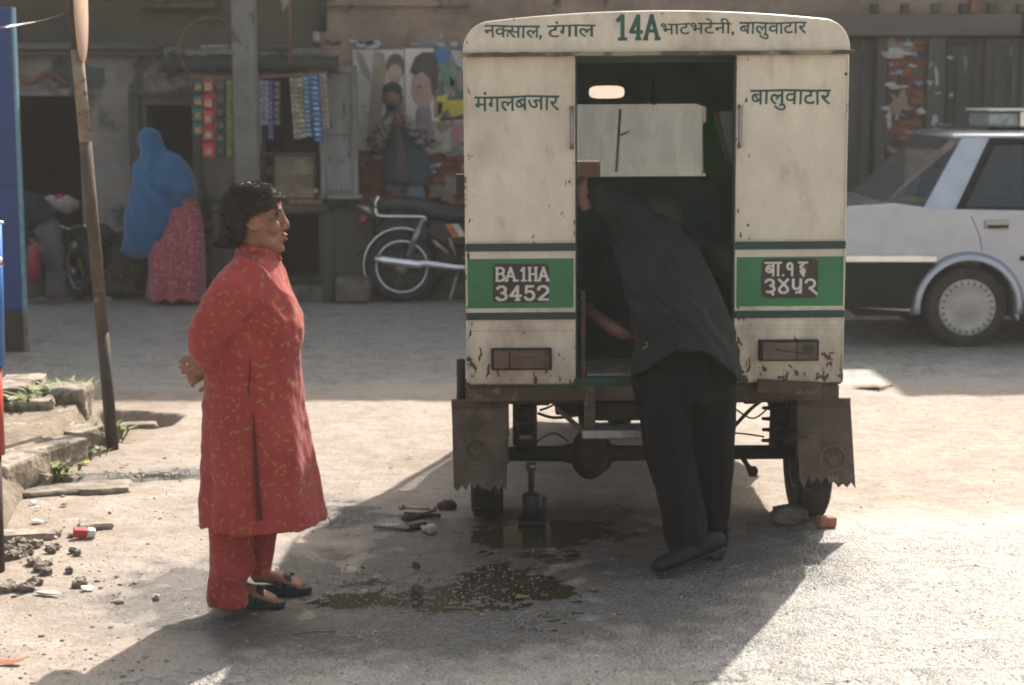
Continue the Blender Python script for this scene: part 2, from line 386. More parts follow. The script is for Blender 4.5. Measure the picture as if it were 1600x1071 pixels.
M['rag'] = pm('dirty_rag', (.09,.04,.035), .95, c2=(.05,.03,.03), vs=12, bump=.6, bs=40)
M['ragw'] = pm('grey_rag', (.34,.30,.28), .95, c2=(.18,.15,.14), vs=12, bump=.6, bs=40)
M['leaf'] = pm('weed_leaf', (.12,.17,.045), .7, c2=(.21,.22,.08), vs=12, bump=.1)
M['dryleaf'] = pm('dry_leaf', (.2,.12,.065), .8, c2=(.17,.09,.04), vs=20, bump=.1)
def flat(name, c, rough=.6): 
    k = 'f_' + name
    if k not in M: M[k] = pm(name, c, rough, vs=10, bump=.1)
    return M[k]
# ------------------------------------------------------------ ground
PUD = []   # ground ellipses: x, y, rx, ry, depth, wet
def pud(px, py, rx, ry, dep, wet, wr=1.6):
    c = G(px, py); a = G(px + rx, py); b = G(px, py - ry); d = G(px, py + ry)
    PUD.append((c.x, c.y, a.x - c.x, (b.y - d.y) / 2, dep, wet, wr))
pud(560, 938, 125, 16, .017, 1.0); pud(700, 925, 140, 24, .013, 1.0); pud(805, 905, 85, 28, .021, 1.0, 1.4); pud(700, 945, 100, 9, .014, 1.0)
pud(610, 908, 90, 9, .012, .9); pud(500, 925, 60, 8, .010, 1.0)
pud(870, 870, 90, 16, .012, .9); pud(850, 835, 130, 22, .020, 1.0, 1.5); pud(960, 875, 130, 14, .012, .8)
pud(650, 930, 290, 50, .000, 1.0, 1.5); pud(890, 862, 230, 52, .000, .95, 1.4); pud(500, 800, 90, 18, .001, .6); pud(1000, 830, 110, 12, .008, .7); pud(780, 825, 50, 16, .010, .8)
pud(255, 742, 48, 5, .016, .9, 1.5); pud(320, 738, 40, 6, .012, .8); pud(180, 748, 45, 6, .014, .8)
pud(510, 812, 50, 8, .012, .8); pud(900, 960, 120, 16, .004, .5); pud(1060, 905, 160, 20, .006, .5)
pit = G(212, 652); ZW = -.0085
def puddle_field(x, y):
    dep = 0; wet = 0
    for (cx, cy, rx, ry, d, w, wr) in PUD:
        q = ((x-cx)/rx)**2 + ((y-cy)/ry)**2
        if q < 16:
            dep = max(dep, d * math.exp(-q * .9)); wet = max(wet, w * math.exp(-q / (wr*wr)))
    return dep, wet
def pit_field(x, y):
    # a sharp-edged hollow: steep on the far side, sloping on the near side
    u = (x - pit.x) / .27; v = (y - pit.y)
    if abs(u) > 1.3: return 0
    far = .16 * (1 - .35*u) ; w = max(0, 1 - abs(u)**3)
    a = 1 - sst(far - .03, far + .01, v); b = sst(-.35, .0, v)
    return .16 * w * a * b * (0.6 + .4*sst(-.2, .16, v))
def ghf(x, y):
    if y < 3 or y > 17 or abs(x) > 8: return 0.0
    h = .010*NZ(x*1.1, y*1.1) + .007*NZ(x*4, y*4, 3) + .004*NZ(x*13, y*13, 7) + .002*NZ(x*34, y*34, 9)
    if y > 10.8: h *= .35
    d, w = puddle_field(x, y)
    if w > .2 and y < 10: h += w*(.007*NZ(x*9, y*15, 21) + .007*NZ(x*30, y*42, 22) + .006*NZ(x*70, y*90, 23)) + .002*w
    return h - d - pit_field(x, y)
def spaced(a, b, step, outer):
    xs = list(np.arange(a, b + 1e-6, step)); s = step; lo, hi = [], []
    q = a
    while q > -outer: s *= 1.32; q -= s; lo.append(q)
    s = step; q = b
    while q < outer: s *= 1.32; q += s; hi.append(q)
    return lo[::-1] + xs + hi
gx = spaced(-3.2, 2.9, .017, 300); gy = spaced(4.85, 10.9, .018, 300)
nx, ny = len(gx), len(gy)
gv = []; wetv = []; aspv = []
for j, y in enumerate(gy):
    for i, x in enumerate(gx):
        gv.append((x, y, ghf(x, y)))
        if 3 < y < 17 and abs(x) < 8:
            _, w = puddle_field(x, y)
            n = NZ(x*2.2, y*2.2, 5); n2 = NZ(x*9, y*9, 15)
            wetv.append(min(1, max(0, w*(1 + .6*n + .7*n2))))
            a = sst(10.2, 11.2, y + .5*n)
            near = sst(-.25, .25, (x*.75 + .62) - (y - 5.55)*.95 + .3*n + .12*n2)
            aspv.append(max(a, near * (1 - sst(6.9, 7.6, y))))
        else: wetv.append(0.0); aspv.append(0.0 if -60 < y < 5 else 1.0)
gf = [(j*nx+i, j*nx+i+1, (j+1)*nx+i+1, (j+1)*nx+i) for j in range(ny-1) for i in range(nx-1)]
gme = bpy.data.meshes.new('ground'); gme.from_pydata(gv, [], gf)
gme.polygons.foreach_set('use_smooth', [True]*len(gf))
for nm, arr in (('wet', wetv), ('asphalt', aspv)):
    at = gme.attributes.new(nm, 'FLOAT', 'POINT'); at.data.foreach_set('value', arr)
gm = bpy.data.materials.new('dusty_ground'); gm.use_nodes = True; t = NT(gm); co = t.coord()
aw = t.new('ShaderNodeAttribute', attribute_name='wet').outputs['Fac']; aa = t.new('ShaderNodeAttribute', attribute_name='asphalt').outputs['Fac']
n1 = t.noise(co, 1.1, 6, .6); n2 = t.noise(co, 7, 8, .65); n3 = t.noise(co, 55, 5, .7); n4 = t.noise(co, 240, 2)
dust_or_reflection = t.mix(t.rng(n1, .35, .68), (.36,.30,.252), (.265,.215,.178)); dust_or_reflection = t.mix(t.rng(n2, .42, .72), dust_or_reflection, (.42,.36,.305))
dust_or_reflection = t.mix(t.rng(n3, .54, .70), dust_or_reflection, (.17,.135,.10)); dust_or_reflection = t.mix(t.rng(t.noise(co, 19, 6, .7), .55, .66), dust_or_reflection, (.24,.195,.155)); dust_or_reflection = t.mix(t.rng(t.noise(co, 130, 3, .6), .60, .68), dust_or_reflection, (.11,.09,.07))
vor = t.new('ShaderNodeTexVoronoi'); t.lk(co, vor.inputs['Vector']); vor.inputs['Scale'].default_value = 95
agg = t.mix(t.rng(t.sep(vor.outputs['Color'])[0], 0, 1), (.19,.18,.17), (.56,.53,.49)); agg = t.mix(t.rng(n2, .3, .7), agg, (.21,.195,.175))
stretch = t.noise(t.mapping(co, (.5, 1.6, 1)), 2.2, 5, .6, 1.0)
agg = t.mix(t.rng(stretch, .50, .64, 0, .7), agg, (.33,.29,.245)); agg = t.mix(t.rng(t.noise(co, 5, 7, .7), .50, .64, 0, .6), agg, (.105,.098,.09))
crk = t.new('ShaderNodeTexVoronoi', feature='DISTANCE_TO_EDGE'); cv = t.new('ShaderNodeVectorMath', operation='ADD'); cn = t.new('ShaderNodeTexNoise'); cn.inputs['Scale'].default_value = 3.5; cn.inputs['Detail'].default_value = 5; t.lk(co, cn.inputs['Vector'])
cs_ = t.new('ShaderNodeVectorMath', operation='SCALE'); cs_.inputs['Scale'].default_value = .55; t.lk(cn.outputs['Color'], cs_.inputs[0]); t.lk(co, cv.inputs[0]); t.lk(cs_.outputs[0], cv.inputs[1]); t.lk(cv.outputs[0], crk.inputs['Vector']); crk.inputs['Scale'].default_value = 1.3
agg = t.mix(t.math('MULTIPLY', t.rng(crk.outputs['Distance'], .004, .012, 1, 0), t.rng(n1, .45, .6)), agg, (.06,.055,.05))
vg = t.math('ADD', t.rng(t.sep(co)[0], -2.3, -1.3, .55, 0), t.math('MULTIPLY', t.math('SUBTRACT', t.noise(co, 3.2, 7, .65), .5), 1.6))
dust_or_reflection = t.mix(t.rng(vg, .18, .62, 0, .85), dust_or_reflection, (.215,.165,.122))
col = t.mix(t.math('MULTIPLY', aa, t.rng(n2, .25, .6, .7, 1)), dust_or_reflection, agg)
wf = t.rng(t.math('ADD', aw, t.math('MULTIPLY', t.math('SUBTRACT', n3, .5), .25)), .10, .40)
col = t.mix(t.math('MULTIPLY', wf, .78), col, (.03,.026,.021)); t.lk(col, t.b.inputs['Base Color'])
rr = t.mix(wf, (.82,)*3, (.17,)*3); asr = t.math('MULTIPLY', t.math('MULTIPLY', aa, t.rng(t.sep(vor.outputs['Color'])[1], 0, 1, .26, .56)), t.math('SUBTRACT', 1.0, wf))
t.lk(t.math('SUBTRACT', t.sep(rr)[0], asr), t.b.inputs['Roughness'])
t.lk(t.math('ADD', t.math('MULTIPLY', aa, .75), t.math('ADD', .3, t.math('MULTIPLY', wf, .4))), t.b.inputs['Specular IOR Level'])
hgt = t.math('ADD', t.math('MULTIPLY', n3, .5), t.math('MULTIPLY', vor.outputs['Distance'], t.math('MULTIPLY', aa, -.9)))
hgt = t.math('ADD', hgt, t.math('MULTIPLY', n4, .25))
t.lk(t.bump(hgt, 1.0, .012, t.bump(t.noise(co, 19, 6, .7), .6, .03)), t.b.inputs['Normal'])
gme.materials.append(gm)
ground = bpy.data.objects.new('ground', gme); COL.objects.link(ground); kind(ground, 'structure')

def water(name, px0, px1, py0, py1, z):
    a, b, c, d = G(px0, py1), G(px1, py1), G(px1, py0), G(px0, py0)
    mb = MB(); mb.add([(min(a.x, d.x), a.y, z), (max(b.x, c.x), a.y, z), (max(b.x, c.x), c.y, z), (min(a.x, d.x), c.y, z)], [(0,1,2,3)])
    m = bpy.data.materials.get('muddy_water')
    if not m:
        m = pm('muddy_water', (.045,.038,.02), .05, c2=(.03,.026,.016), vs=4, bump=.25, bs=9, bd=.004, spec=.5); m.node_tree.nodes['Principled BSDF'].inputs['IOR'].default_value = 1.33
    return kind(link(name, mb, m), 'structure')
water('puddle', 440, 900, 870, 985, ZW)
water('puddle', 700, 1010, 812, 868, ZW + .0035)
water('puddle', 150, 345, 728, 756, ZW - .001)

# loose gravel and grit: nobody could count it
def pebble(mb, c, r, rnd, fl=.6):
    n = 6; ph = rnd.random()*6; rg = []
    for a, k in ((-.5, .6), (.1, 1.0), (.7, .62)):
        rg.append([Vector(c) + Vector((r*k*math.cos(ph+2*math.pi*j/n)*(.75+.5*rnd.random()), r*k*math.sin(ph+2*math.pi*j/n)*(.75+.5*rnd.random()), r*a*fl)) for j in range(n)])
    mb.rings(rg, smooth=False)
rnd = random.Random(3)
gr = MB()
for _ in range(3600):
    px = rnd.uniform(-40, 1640); py = 620 + 460*rnd.random()**.7; c = G(px, py)
    dens = .35
    if px < 330: dens = 1
    if rnd.random() > dens: continue
    r = .002 + .0055*rnd.random()**5
    if px < 260 and rnd.random() < .3: r *= 1.8
    pebble(gr, (c.x, c.y, ghf(c.x, c.y) + r*.2), r, rnd)
kind(link('gravel', gr, pm('grit', (.30,.25,.195), .9, c2=(.17,.14,.11), vs=35, lo=.42, hi=.58, bump=.2)), 'stuff')

wgr = MB(); rnd = random.Random(8)
for _ in range(850):
    px = rnd.gauss(650, 130); py = rnd.gauss(922, 22)
    if px > 730: py -= (px-730)*.16
    c = G(px, py); r = rnd.uniform(.0025, .0065); pebble(wgr, (c.x, c.y, max(ghf(c.x, c.y), ZW) + r*.12), r, rnd, .8)
for _ in range(260):
    c = G(rnd.gauss(250, 40), rnd.gauss(743, 4)); r = rnd.uniform(.003, .008); pebble(wgr, (c.x, c.y, max(ghf(c.x, c.y), ZW) + r*.1), r, rnd, .8)
for _ in range(300):
    c = G(rnd.gauss(520, 45), rnd.gauss(812, 9)); r = rnd.uniform(.0025, .006); pebble(wgr, (c.x, c.y, ghf(c.x, c.y) + r*.1), r, rnd, .8)
kind(link('wet_gravel', wgr, pm('wet_grit', (.16,.145,.125), .12, c2=(.06,.05,.042), vs=35, lo=.42, hi=.58, bump=.15, spec=1.0)), 'stuff')

# ------------------------------------------------------------ broken pavement on the left
def rock(name, cx, cy, cz, sx, sy, sz, rz, seed, mat, parent=None, rough=.12, n=2, rnd_=.3):
    bm = bmesh.new(); bmesh.ops.create_cube(bm, size=1)
    bmesh.ops.subdivide_edges(bm, edges=bm.edges[:], cuts=n, use_grid_fill=True)
    rt = Euler((NZ(seed, 1)*.12, NZ(seed, 2)*.12, rz)).to_matrix()
    for v in bm.verts:
        c = v.co.copy(); ln = max(abs(c.x), abs(c.y), abs(c.z)); c2 = c.lerp(c.normalized()*ln, rnd_)
        c2 += Vector((NZ(c.x*2+seed, c.y*2, c.z*2), NZ(c.x*2, c.y*2+seed, c.z*2), NZ(c.x*2, c.y*2, c.z*2+seed)))*rough*1.3
        v.co = rt @ Vector((c2.x*sx, c2.y*sy, c2.z*sz))
    me = bpy.data.meshes.new(name); bm.to_mesh(me); bm.free(); me.materials.append(mat)
    o = bpy.data.objects.new(name, me); o.location = (cx, cy, cz); COL.objects.link(o)
    b = o.modifiers.new('bevel', 'BEVEL'); b.width = min(sx, sy, sz)*.08; b.segments = 2
    return par(o, parent)
pave = empty('pavement', (-3.1, 8.6, 0)); kind(pave, 'structure')
pb = MB()   # earth body under the broken stones
edge = [G(0, 905), G(12, 830), G(30, 790), G(60, 760), G(110, 715), G(140, 690), G(150, 655), G(135, 640)]
back = [Vector((e.x - 2.2, e.y + .1, 0)) for e in edge]
hh = [.03, .10, .13, .15, .17, .17, .15, .14]
rows = []
for e, bk, h in zip(edge, back, hh):
    row = []
    for k in range(14):
        q = e.lerp(bk, k/13 if k > 4 else k*.012); z = h*min(1, k/3.) + .02*NZ(q.x*5, q.y*5) - (.04 if k == 0 else 0)
        row.append((q.x, q.y, z))
    rows.append(row)
fine = []
for i in range(len(rows)-1):
    for k in range(5):
        f = k/5; fine.append([tuple(Vector(a).lerp(Vector(b), f) + Vector((0,0,.012*NZ(a[0]*9, a[1]*9+f*4)))) for a, b in zip(rows[i], rows[i+1])])
fine.append(rows[-1])
pb.rings(fine, closed=False, caps=False)
link('earth_bank', pb, pm('bank_earth', (.24,.19,.14), .95, c2=(.13,.1,.075), vs=6, bump=.8, bs=30, bd=.02, dirt=(.34,.29,.22), ds=10), pave)
def slab(px, py, Y, sx, sy, sz, rz, seed, mat=None, dz=0, rough=.10):
    c = G(px, py); c.y = Y if Y else c.y
    if Y:
        p = P(px, py, Y); c = Vector((p.x, Y, 0)); zt = p.z
    else: zt = sz*.8
    return rock('paving_stone', c.x, c.y, zt - sz/2 + dz, sx, sy, sz, rz, seed, mat or M['stone'], pave, rough*.8, 3, .13)
slab(112, 600, 9.25, .19, .24, .19, .05, 1)
slab(76, 603, 9.35, .17, .22, .12, -.1, 2)
slab(38, 588, 9.6, .24, .2, .08, .15, 3)
slab(12, 600, 9.3, .2, .3, .10, .0, 4)
slab(48, 622, 9.0, .24, .22, .09, .3, 5)
slab(20, 660, 8.6, .30, .30, .12, .25, 7)
slab(46, 692, 8.15, .24, .36, .13, -.35, 8)
slab(84, 690, 8.3, .16, .34, .12, -.5, 9)
slab(14, 712, 7.75, .22, .42, .18, -.25, 10)
slab(125, 668, 8.7, .17, .22, .10, -.4, 11)
slab(70, 660, 8.75, .26, .24, .07, -.2, 12, dz=-.01)
for k, (px, py, sx, sy, rz) in enumerate([(85, 770, .34, .16, .3), (165, 765, .24, .2, .2), (45, 840, .26, .1, .1), (150, 822, .14, .14, .3), (95, 748, .2, .14, -.2), (215, 668, .2, .1, .2)]):
    c = G(px, py); rock('paving_stone', c.x, c.y, .004, sx, sy, .045, rz, 20+k, M['stone'], pave, .1, 3, .2)
# rubble
rr_ = random.Random(11); rk = None; grp = 'loose stones at the foot of the broken pavement'
for k in range(34):
    px = rr_.uniform(8, 130) if k < 26 else rr_.uniform(100, 260); py = rr_.uniform(848, 925) if k < 26 else rr_.uniform(790, 1000)
    c = G(px, py); s_ = rr_.uniform(.025, .065)*(1 if k < 26 else .55)
    o = rock('stone', c.x, c.y, s_*.22, s_, s_*rr_.uniform(.6, 1), s_*.6, rr_.uniform(0, 3), 40+k, M['stone'], None, .3, 3, .6)
    tag(o, 'small loose stone in the rubble pile beside the striped post' if k < 26 else 'small loose stone lying apart on the dirt beyond the rubble pile', 'stone', grp)

# weeds
def weed(px, py, h, n, seed, label, z=None):
    rd = random.Random(seed); c = G(px, py); z0 = c.z if z is None else z
    mb = MB()
    for k in range(n):
        a = rd.uniform(0, 6.28); ln = h*rd.uniform(.5, 1.1); lean = rd.uniform(.2, 1.0); w = .007 + .011*rd.random()
        b = Vector((c.x + rd.gauss(0, h*.5), c.y + rd.gauss(0, h*.4), z0)); d = Vector((math.cos(a)*lean, math.sin(a)*lean, 1)).normalized()
        s = Vector((-math.sin(a), math.cos(a), 0)); m = b + d*ln*.55; e = b + d*ln + Vector((math.cos(a), math.sin(a), -.6))*ln*.35
        mb.add([b - s*w*.3, b + s*w*.3, m + s*w, e, m - s*w], [(0,1,2,3,4)])
    o = link('weed', mb, M['leaf']); origin(o, (c.x, c.y, z0)); tag(o, label, 'weed')
weed(74, 672, .20, 130, 1, 'leafy green weed sprouting between the paving stones nearest the two square blocks', .12)
weed(138, 690, .15, 170, 2, 'low clump of weed just left of the foot of the leaning pole')
weed(66, 752, .14, 120, 3, 'weed growing at the bottom of the kerb above the white litter')
weed(112, 716, .11, 80, 4, 'small weed at the kerb corner between two longer clumps')
weed(20, 690, .12, 70, 6, 'dry yellowish grass tuft on top of the pavement near the left edge', .17)
weed(100, 655, .14, 90, 7, 'grass tuft growing just below the right square block', .13)
weed(30, 760, .09, 44, 5, 'sparse grass tuft against the kerb near the striped post', .06)
# ------------------------------------------------------------ buildings across the street
YB = 15.8
def B(px, py, Y=YB): return P(px, py, Y)
def bx(px, Y=YB): return P(px, 300, Y).x
def bz(py, Y=YB): return P(800, py, Y).z
def wall(mb, x0, x1, z0, z1, y0, y1, ops):
    xs = sorted({x0, x1, *[q for o in ops for q in o[:2] if x0 < q < x1]}); zs = sorted({z0, z1, *[q for o in ops for q in o[2:] if z0 < q < z1]})
    for i in range(len(xs)-1):
        run = None
        for j in range(len(zs)-1):
            cx, cz = (xs[i]+xs[i+1])/2, (zs[j]+zs[j+1])/2
            hole = any(o[0] < cx < o[1] and o[2] < cz < o[3] for o in ops)
            if hole:
                if run is not None: mb.box(xs[i], xs[i+1], y0, y1, run, zs[j]); run = None
            elif run is None: run = zs[j]
        if run is not None: mb.box(xs[i], xs[i+1], y0, y1, run, zs[-1])
ZT = bz(76)   # top of ground storey
# left shop building
shop = empty('shop_building', (-4, YB, 0), 'old plastered shop building with a dark arched opening and a framed doorway', 'building')
xa, xb = -9.0, bx(505)
d1 = (bx(-60), bx(128), .0, bz(150)); d2 = (bx(228), bx(306), .0, bz(165)); d3 = (bx(408), bx(500), bz(300), bz(120)); d4 = (bx(428), bx(506)+.0, .15, bz(335))
mb = MB(); wall(mb, xa, xb, 0, ZT, YB, YB+.35, [d1, d2, d3, d4]); link('wall', mb, M['plaster'], shop)
mb = MB()   # arched head over the left opening
pts = [Vector((d1[1]-.001, YB+.004, bz(150))), Vector((bx(128)-.001, YB+.004, bz(158)))]
arc = [(128, 158), (112, 150), (92, 143), (70, 140), (50, 139), (35, 139), (10, 142), (-20, 150)]
pts = [B(-20, 130)] + [B(a, b) for a, b in arc[::-1]] + [B(128, 130)]
mb.poly([Vector((p.x, YB-.02, p.z)) for p in pts], (0, .3, 0)); link('arch_head', mb, M['plaster'], shop)
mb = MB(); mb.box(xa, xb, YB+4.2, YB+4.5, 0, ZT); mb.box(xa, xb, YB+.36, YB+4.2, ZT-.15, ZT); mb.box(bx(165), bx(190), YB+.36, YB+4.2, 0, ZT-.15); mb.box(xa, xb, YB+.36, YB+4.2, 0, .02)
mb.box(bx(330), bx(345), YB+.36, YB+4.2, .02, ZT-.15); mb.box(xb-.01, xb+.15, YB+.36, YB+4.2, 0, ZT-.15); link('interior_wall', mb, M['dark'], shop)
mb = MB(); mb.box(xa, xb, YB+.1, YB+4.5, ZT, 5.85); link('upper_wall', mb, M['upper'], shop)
mb = MB(); mb.box(xa, bx(262), YB-.16, YB+.1, bz(88), bz(79)); mb.box(xa, bx(262), YB-.22, YB+.1, bz(79)+.001, bz(68)); link('ledge', mb, M['timberh'], shop, .01)
mb = MB(); mb.box(bx(228), bx(345), YB-.02, YB+.12, bz(14), bz(4)); mb.box(bx(232), bx(340), YB+.02, YB+.12, bz(3), bz(-40)); link('upper_window_frame', mb, M['rust'], shop, .008)
mb = MB(); x0, x1 = bx(206), bx(228)
mb.box(x0, x1-.03, YB-.05, YB+.2, 0, bz(150)); mb.box(x1-.028, x1+.03, YB-.02, YB+.2, 0, bz(164)); mb.box(x0, bx(318), YB-.06, YB+.2, bz(149), bz(143)); mb.box(x1-.03, bx(318), YB-.03, YB+.2, bz(165), bz(152)); mb.box(bx(304), bx(318), YB-.05, YB+.2, 0, bz(152)+.02)
link('door_frame', mb, M['timber'], shop, .006)
mb = MB(); mb.box(xa, xb, YB-.28, YB-.002, 0, .12); link('plinth', mb, M['darkstone'], shop, .02)
mb = MB()
for (px, py, w, h) in ((148, 118, 30, 24), (100, 120, 34, 18)):
    a = B(px-w/2, py+h/2); b = B(px+w/2, py-h/2); mb.box(a.x, b.x, YB-.008, YB-.001, a.z, b.z)
link('painted_panel', mb, flat('faded_teal_paint', (.05,.075,.08)), shop)
mb = MB(); mb.tube([B(28+k*8, 118 + 9*math.sin(k*.75)+k*.8, YB-.06) for k in range(11)], .022, 8); o = link('cable', mb, M['rope']); tag(o, 'thick orange-brown cable sagging across the plaster above the left opening', 'cable')

# right brick and timber building
brk = empty('brick_building', (3, YB, 0), 'old brick and timber building with a long beam and plank doors, behind the car', 'building')
xb2, xc = bx(505), 13.0
dr1 = (bx(1318), bx(1378), .25, bz(58)); dr2 = (bx(1466), bx(1760), .25, bz(58)); dr3 = (bx(830), bx(940), .25, bz(75)); dr4 = (bx(1090), bx(1220), .25, bz(62))
mb = MB(); wall(mb, xb2+.001, xc, 0, bz(58), YB+.03, YB+.35, [dr1, dr2, dr3, dr4]); link('wall', mb, M['mortar'], brk)
mb = MB()
for k in range(9): 
    z0 = bz(58) + .6*k
for (x0, x1, zt) in ((xb2+.001, 2.9, 6.3), (2.902, 4.55, 4.95), (4.552, xc, 6.1)): mb.box(x0, x1, YB+.02, YB+4.5, bz(22) , zt)
mb.box(xb2+.001, bx(1318), YB+.01, YB+.3, bz(130), bz(22)-.001)
link('upper_wall', mb, M['brownwall'], brk)
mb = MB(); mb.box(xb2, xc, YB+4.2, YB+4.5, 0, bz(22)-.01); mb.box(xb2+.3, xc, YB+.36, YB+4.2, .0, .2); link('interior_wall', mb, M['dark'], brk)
mb = MB(); mb.box(bx(1040), bx(1582), YB-.10, YB+.3, bz(57), bz(23)); link('lintel_beam', mb, M['timberh'], brk, .012)
mb = MB(); mb.box(bx(1583), xc, YB-.13, YB+.3, bz(57), bz(20)); link('lintel_beam', mb, pm('red_brown_timber', (.06,.035,.03), .8, bump=.4), brk, .012)
for px in (1366, 1413, 1461, 1504, 1549, 1594):
    mb = MB(); a = B(px-6, 22); b = B(px+6, 6); mb.box(a.x, b.x, YB-.07, YB+.2, a.z+.002, b.z); link('joist_end', mb, M['timber'], brk, .006)
mb = MB(); a = B(1514, 20); b = B(1525, 0); mb.box(a.x, b.x, YB-.05, YB+.2, a.z, b.z); link('joist_end', mb, flat('orange_brick_end', (.25,.09,.045)), brk, .006)
# long ledge strip above the poster wall, plinth
mb = MB(); mb.box(bx(505), bx(735), YB-.03, YB+.1, bz(10), bz(5)); link('string_course', mb, M['brownwall'], brk, .006)
mb = MB(); mb.box(xb2+.02, xc, YB-.5, YB+.02, 0, .22); link('plinth', mb, M['darkstone'], brk, .02)
mb = MB(); a = bx(1442); b = bx(1470); mb.box(a, b, YB-.04, YB+.2, .22, bz(58)); link('timber_post', mb, M['timber'], brk, .006)
mb = MB(); mb.box(bx(1364), bx(1379), YB-.03, YB+.2, .22, bz(58)-.002); link('door_frame', mb, M['timber'], brk, .006)
# bricks, one object each
bm_ = MB(); bm_.box(-.107, .107, -.03, .02, -.026, .026); bmesh_ = bm_.mesh('brick'); bmesh_.materials.append(M['brick'])
def bricks(px0, px1, z0, z1, Y, keep):
    x0, x1 = bx(px0), bx(px1); r = 0; z = z0 + .03
    while z < z1:
        x = x0 + .11 - (.112 if r % 2 else 0)
        while x < x1:
            c = min(max(x, x0), x1)
            if keep(x, z):
                o = bpy.data.objects.new('brick', bmesh_); COL.objects.link(o)
                lo, hi = max(x-.107, x0), min(x+.107, x1)
                o.location = ((lo+hi)/2, Y + .012*NZ(x*7, z*9) , z); o.scale = ((hi-lo)/.214 if hi > lo+.03 else .15, 1, 1)
                o.rotation_euler = (.05*NZ(x*5, z*5, 1), .03*NZ(x*5, z*5, 2), .05*NZ(x*5, z*5, 4)); par(o, brk)
            x += .224
        z += .066; r += 1
bricks(562, 745, .22, bz(128), YB+.04, lambda x, z: NZ(x*2.2, z*2.2, 4) > -.38)
bricks(1381, 1441, .8, bz(62), YB+.04, lambda x, z: NZ(x*2.5, z*2.5, 2) > -.2)
# torn render patches that still cover the bricks
def patch(mb, px, py, w, h, seed, Y, n=14):
    rd = random.Random(seed); c = B(px, py, Y); sc_ = 1/170.
    pts = []
    for k in range(n):
        a = 2*math.pi*k/n; q = .3 + .9*rd.random(); pts.append(Vector((c.x + math.cos(a)*w/2*sc_*q, Y, c.z + math.sin(a)*h/2*sc_*q)))
    mb.poly(pts, (0, .008, 0))
mb = MB()
for k, (px, py, w, h) in enumerate([(650, 350, 130, 70), (600, 330, 60, 60), (700, 410, 70, 60), (1405, 160, 40, 50), (1395, 235, 20, 14), (700, 300, 60, 50), (1400, 75, 60, 40)]):
    mb = MB(); patch(mb, px, py, w, h, k, YB-.012-.0005*k, 18); link('render_patch', mb, M['brownwall'], brk)
# doors
def door(x0, x1, z0, z1, Y, cols, parent, rows=((.04, .42), (.46, .96))):
    d = link('door', MB().box(x0, x1, Y, Y+.05, z0, z1), M['door'], parent)
    w = (x1-x0)/cols
    for i in range(cols):
        mb = MB(); a, b = x0+i*w+.02, x0+(i+1)*w-.02
        mb.box(a, a+.05, Y-.025, Y-.001, z0, z1); mb.box(b-.05, b, Y-.025, Y-.001, z0, z1)
        for q in (0, .43, .97): zz = z0+(z1-z0)*q; mb.box(a+.051, b-.051, Y-.022, Y-.001, zz, min(zz+.07, z1))
        st = link('door_leaf', mb, M['timber'], parent, .004)
        for (q0, q1) in rows:
            mb = MB(); mb.box(a+.09, b-.09, Y-.014, Y-.001, z0+(z1-z0)*(q0+.05), z0+(z1-z0)*(q1-.04)); link('door_panel', mb, M['door'], parent, .006)
door(dr1[0], bx(1363), .25, bz(60), YB+.10, 2, brk)
door(dr3[0], dr3[1], .25, bz(75), YB+.10, 2, brk); door(dr4[0], dr4[1], .25, bz(62), YB+.10, 2, brk)
for q_ in (dr3, dr4):
    for xx in (q_[0]-.08, q_[1]): link('door_frame', MB().box(xx, xx+.08, YB-.03, YB+.2, .22, q_[3]), M['timber'], brk, .006)
door(dr2[0]+.02, dr2[1], .25, bz(60), YB+.03, 5, brk)
# posters and torn paper
def quad(px0, py0, px1, py1, Y): a, b = B(px0, py1, Y), B(px1, py0, Y); return a.x, b.x, a.z, b.z
def sheet(mb, px0, py0, px1, py1, Y, th=.004):
    x0, x1, z0, z1 = quad(px0, py0, px1, py1, Y); nx_ = 6; top = []; 
    mb.box(x0, x1, Y, Y+th, z0, z1)
def blob(mb, pts, Y, th=.003): mb.poly([B(a, b, Y) for a, b in pts], (0, th, 0))
def oval(px, py, rx, ry, n=20, a0=0): return [(px + rx*math.cos(2*math.pi*k/n), py + ry*math.sin(2*math.pi*k/n)) for k in range(n)]
Yp = YB - .028
po = empty('poster', B(600, 150, Yp), 'large pale film poster with a short-haired face, behind the man with the camera', 'poster')
m_ = MB(); sheet(m_, 553, 78, 631, 235, Yp); link('paper', m_, M['paper'], po)
m_ = MB(); blob(m_, oval(618, 104, 15, 20), Yp-.004); link('printed_hair', m_, flat('print_dark_blue', (.07,.07,.09)), po)
m_ = MB(); blob(m_, oval(617, 116, 11, 16), Yp-.008); link('printed_face', m_, flat('print_pale_skin', (.36,.27,.2)), po)
m_ = MB(); blob(m_, [(585, 80), (600, 84), (604, 110), (596, 180), (588, 232), (572, 232), (578, 160)], Yp-.006); link('printed_figure', m_, flat('print_tan', (.27,.22,.16)), po)
m_ = MB(); blob(m_, [(556, 80), (566, 84), (580, 118), (578, 130), (564, 112)], Yp-.006); link('printed_figure', m_, flat('print_grey', (.2,.19,.19)), po)
po = empty('poster', B(660, 150, Yp), 'large pale film poster with a dark-haired face beside the colourful torn bill', 'poster')
m_ = MB(); sheet(m_, 634, 76, 686, 236, Yp-.002); link('paper', m_, pm('poster_paper_white', (.56,.51,.47), .8, c2=(.44,.4,.37), vs=3, bump=.2), po)
m_ = MB(); blob(m_, [(640, 112), (648, 90), (660, 82), (676, 82), (684, 96), (684, 140), (676, 150), (672, 124), (660, 112), (648, 118)], Yp-.012); link('printed_hair', m_, flat('print_black', (.045,.035,.035)), po)
m_ = MB(); blob(m_, oval(661, 138, 19, 30), Yp-.008); link('printed_face', m_, flat('print_rose_skin', (.31,.21,.175)), po)
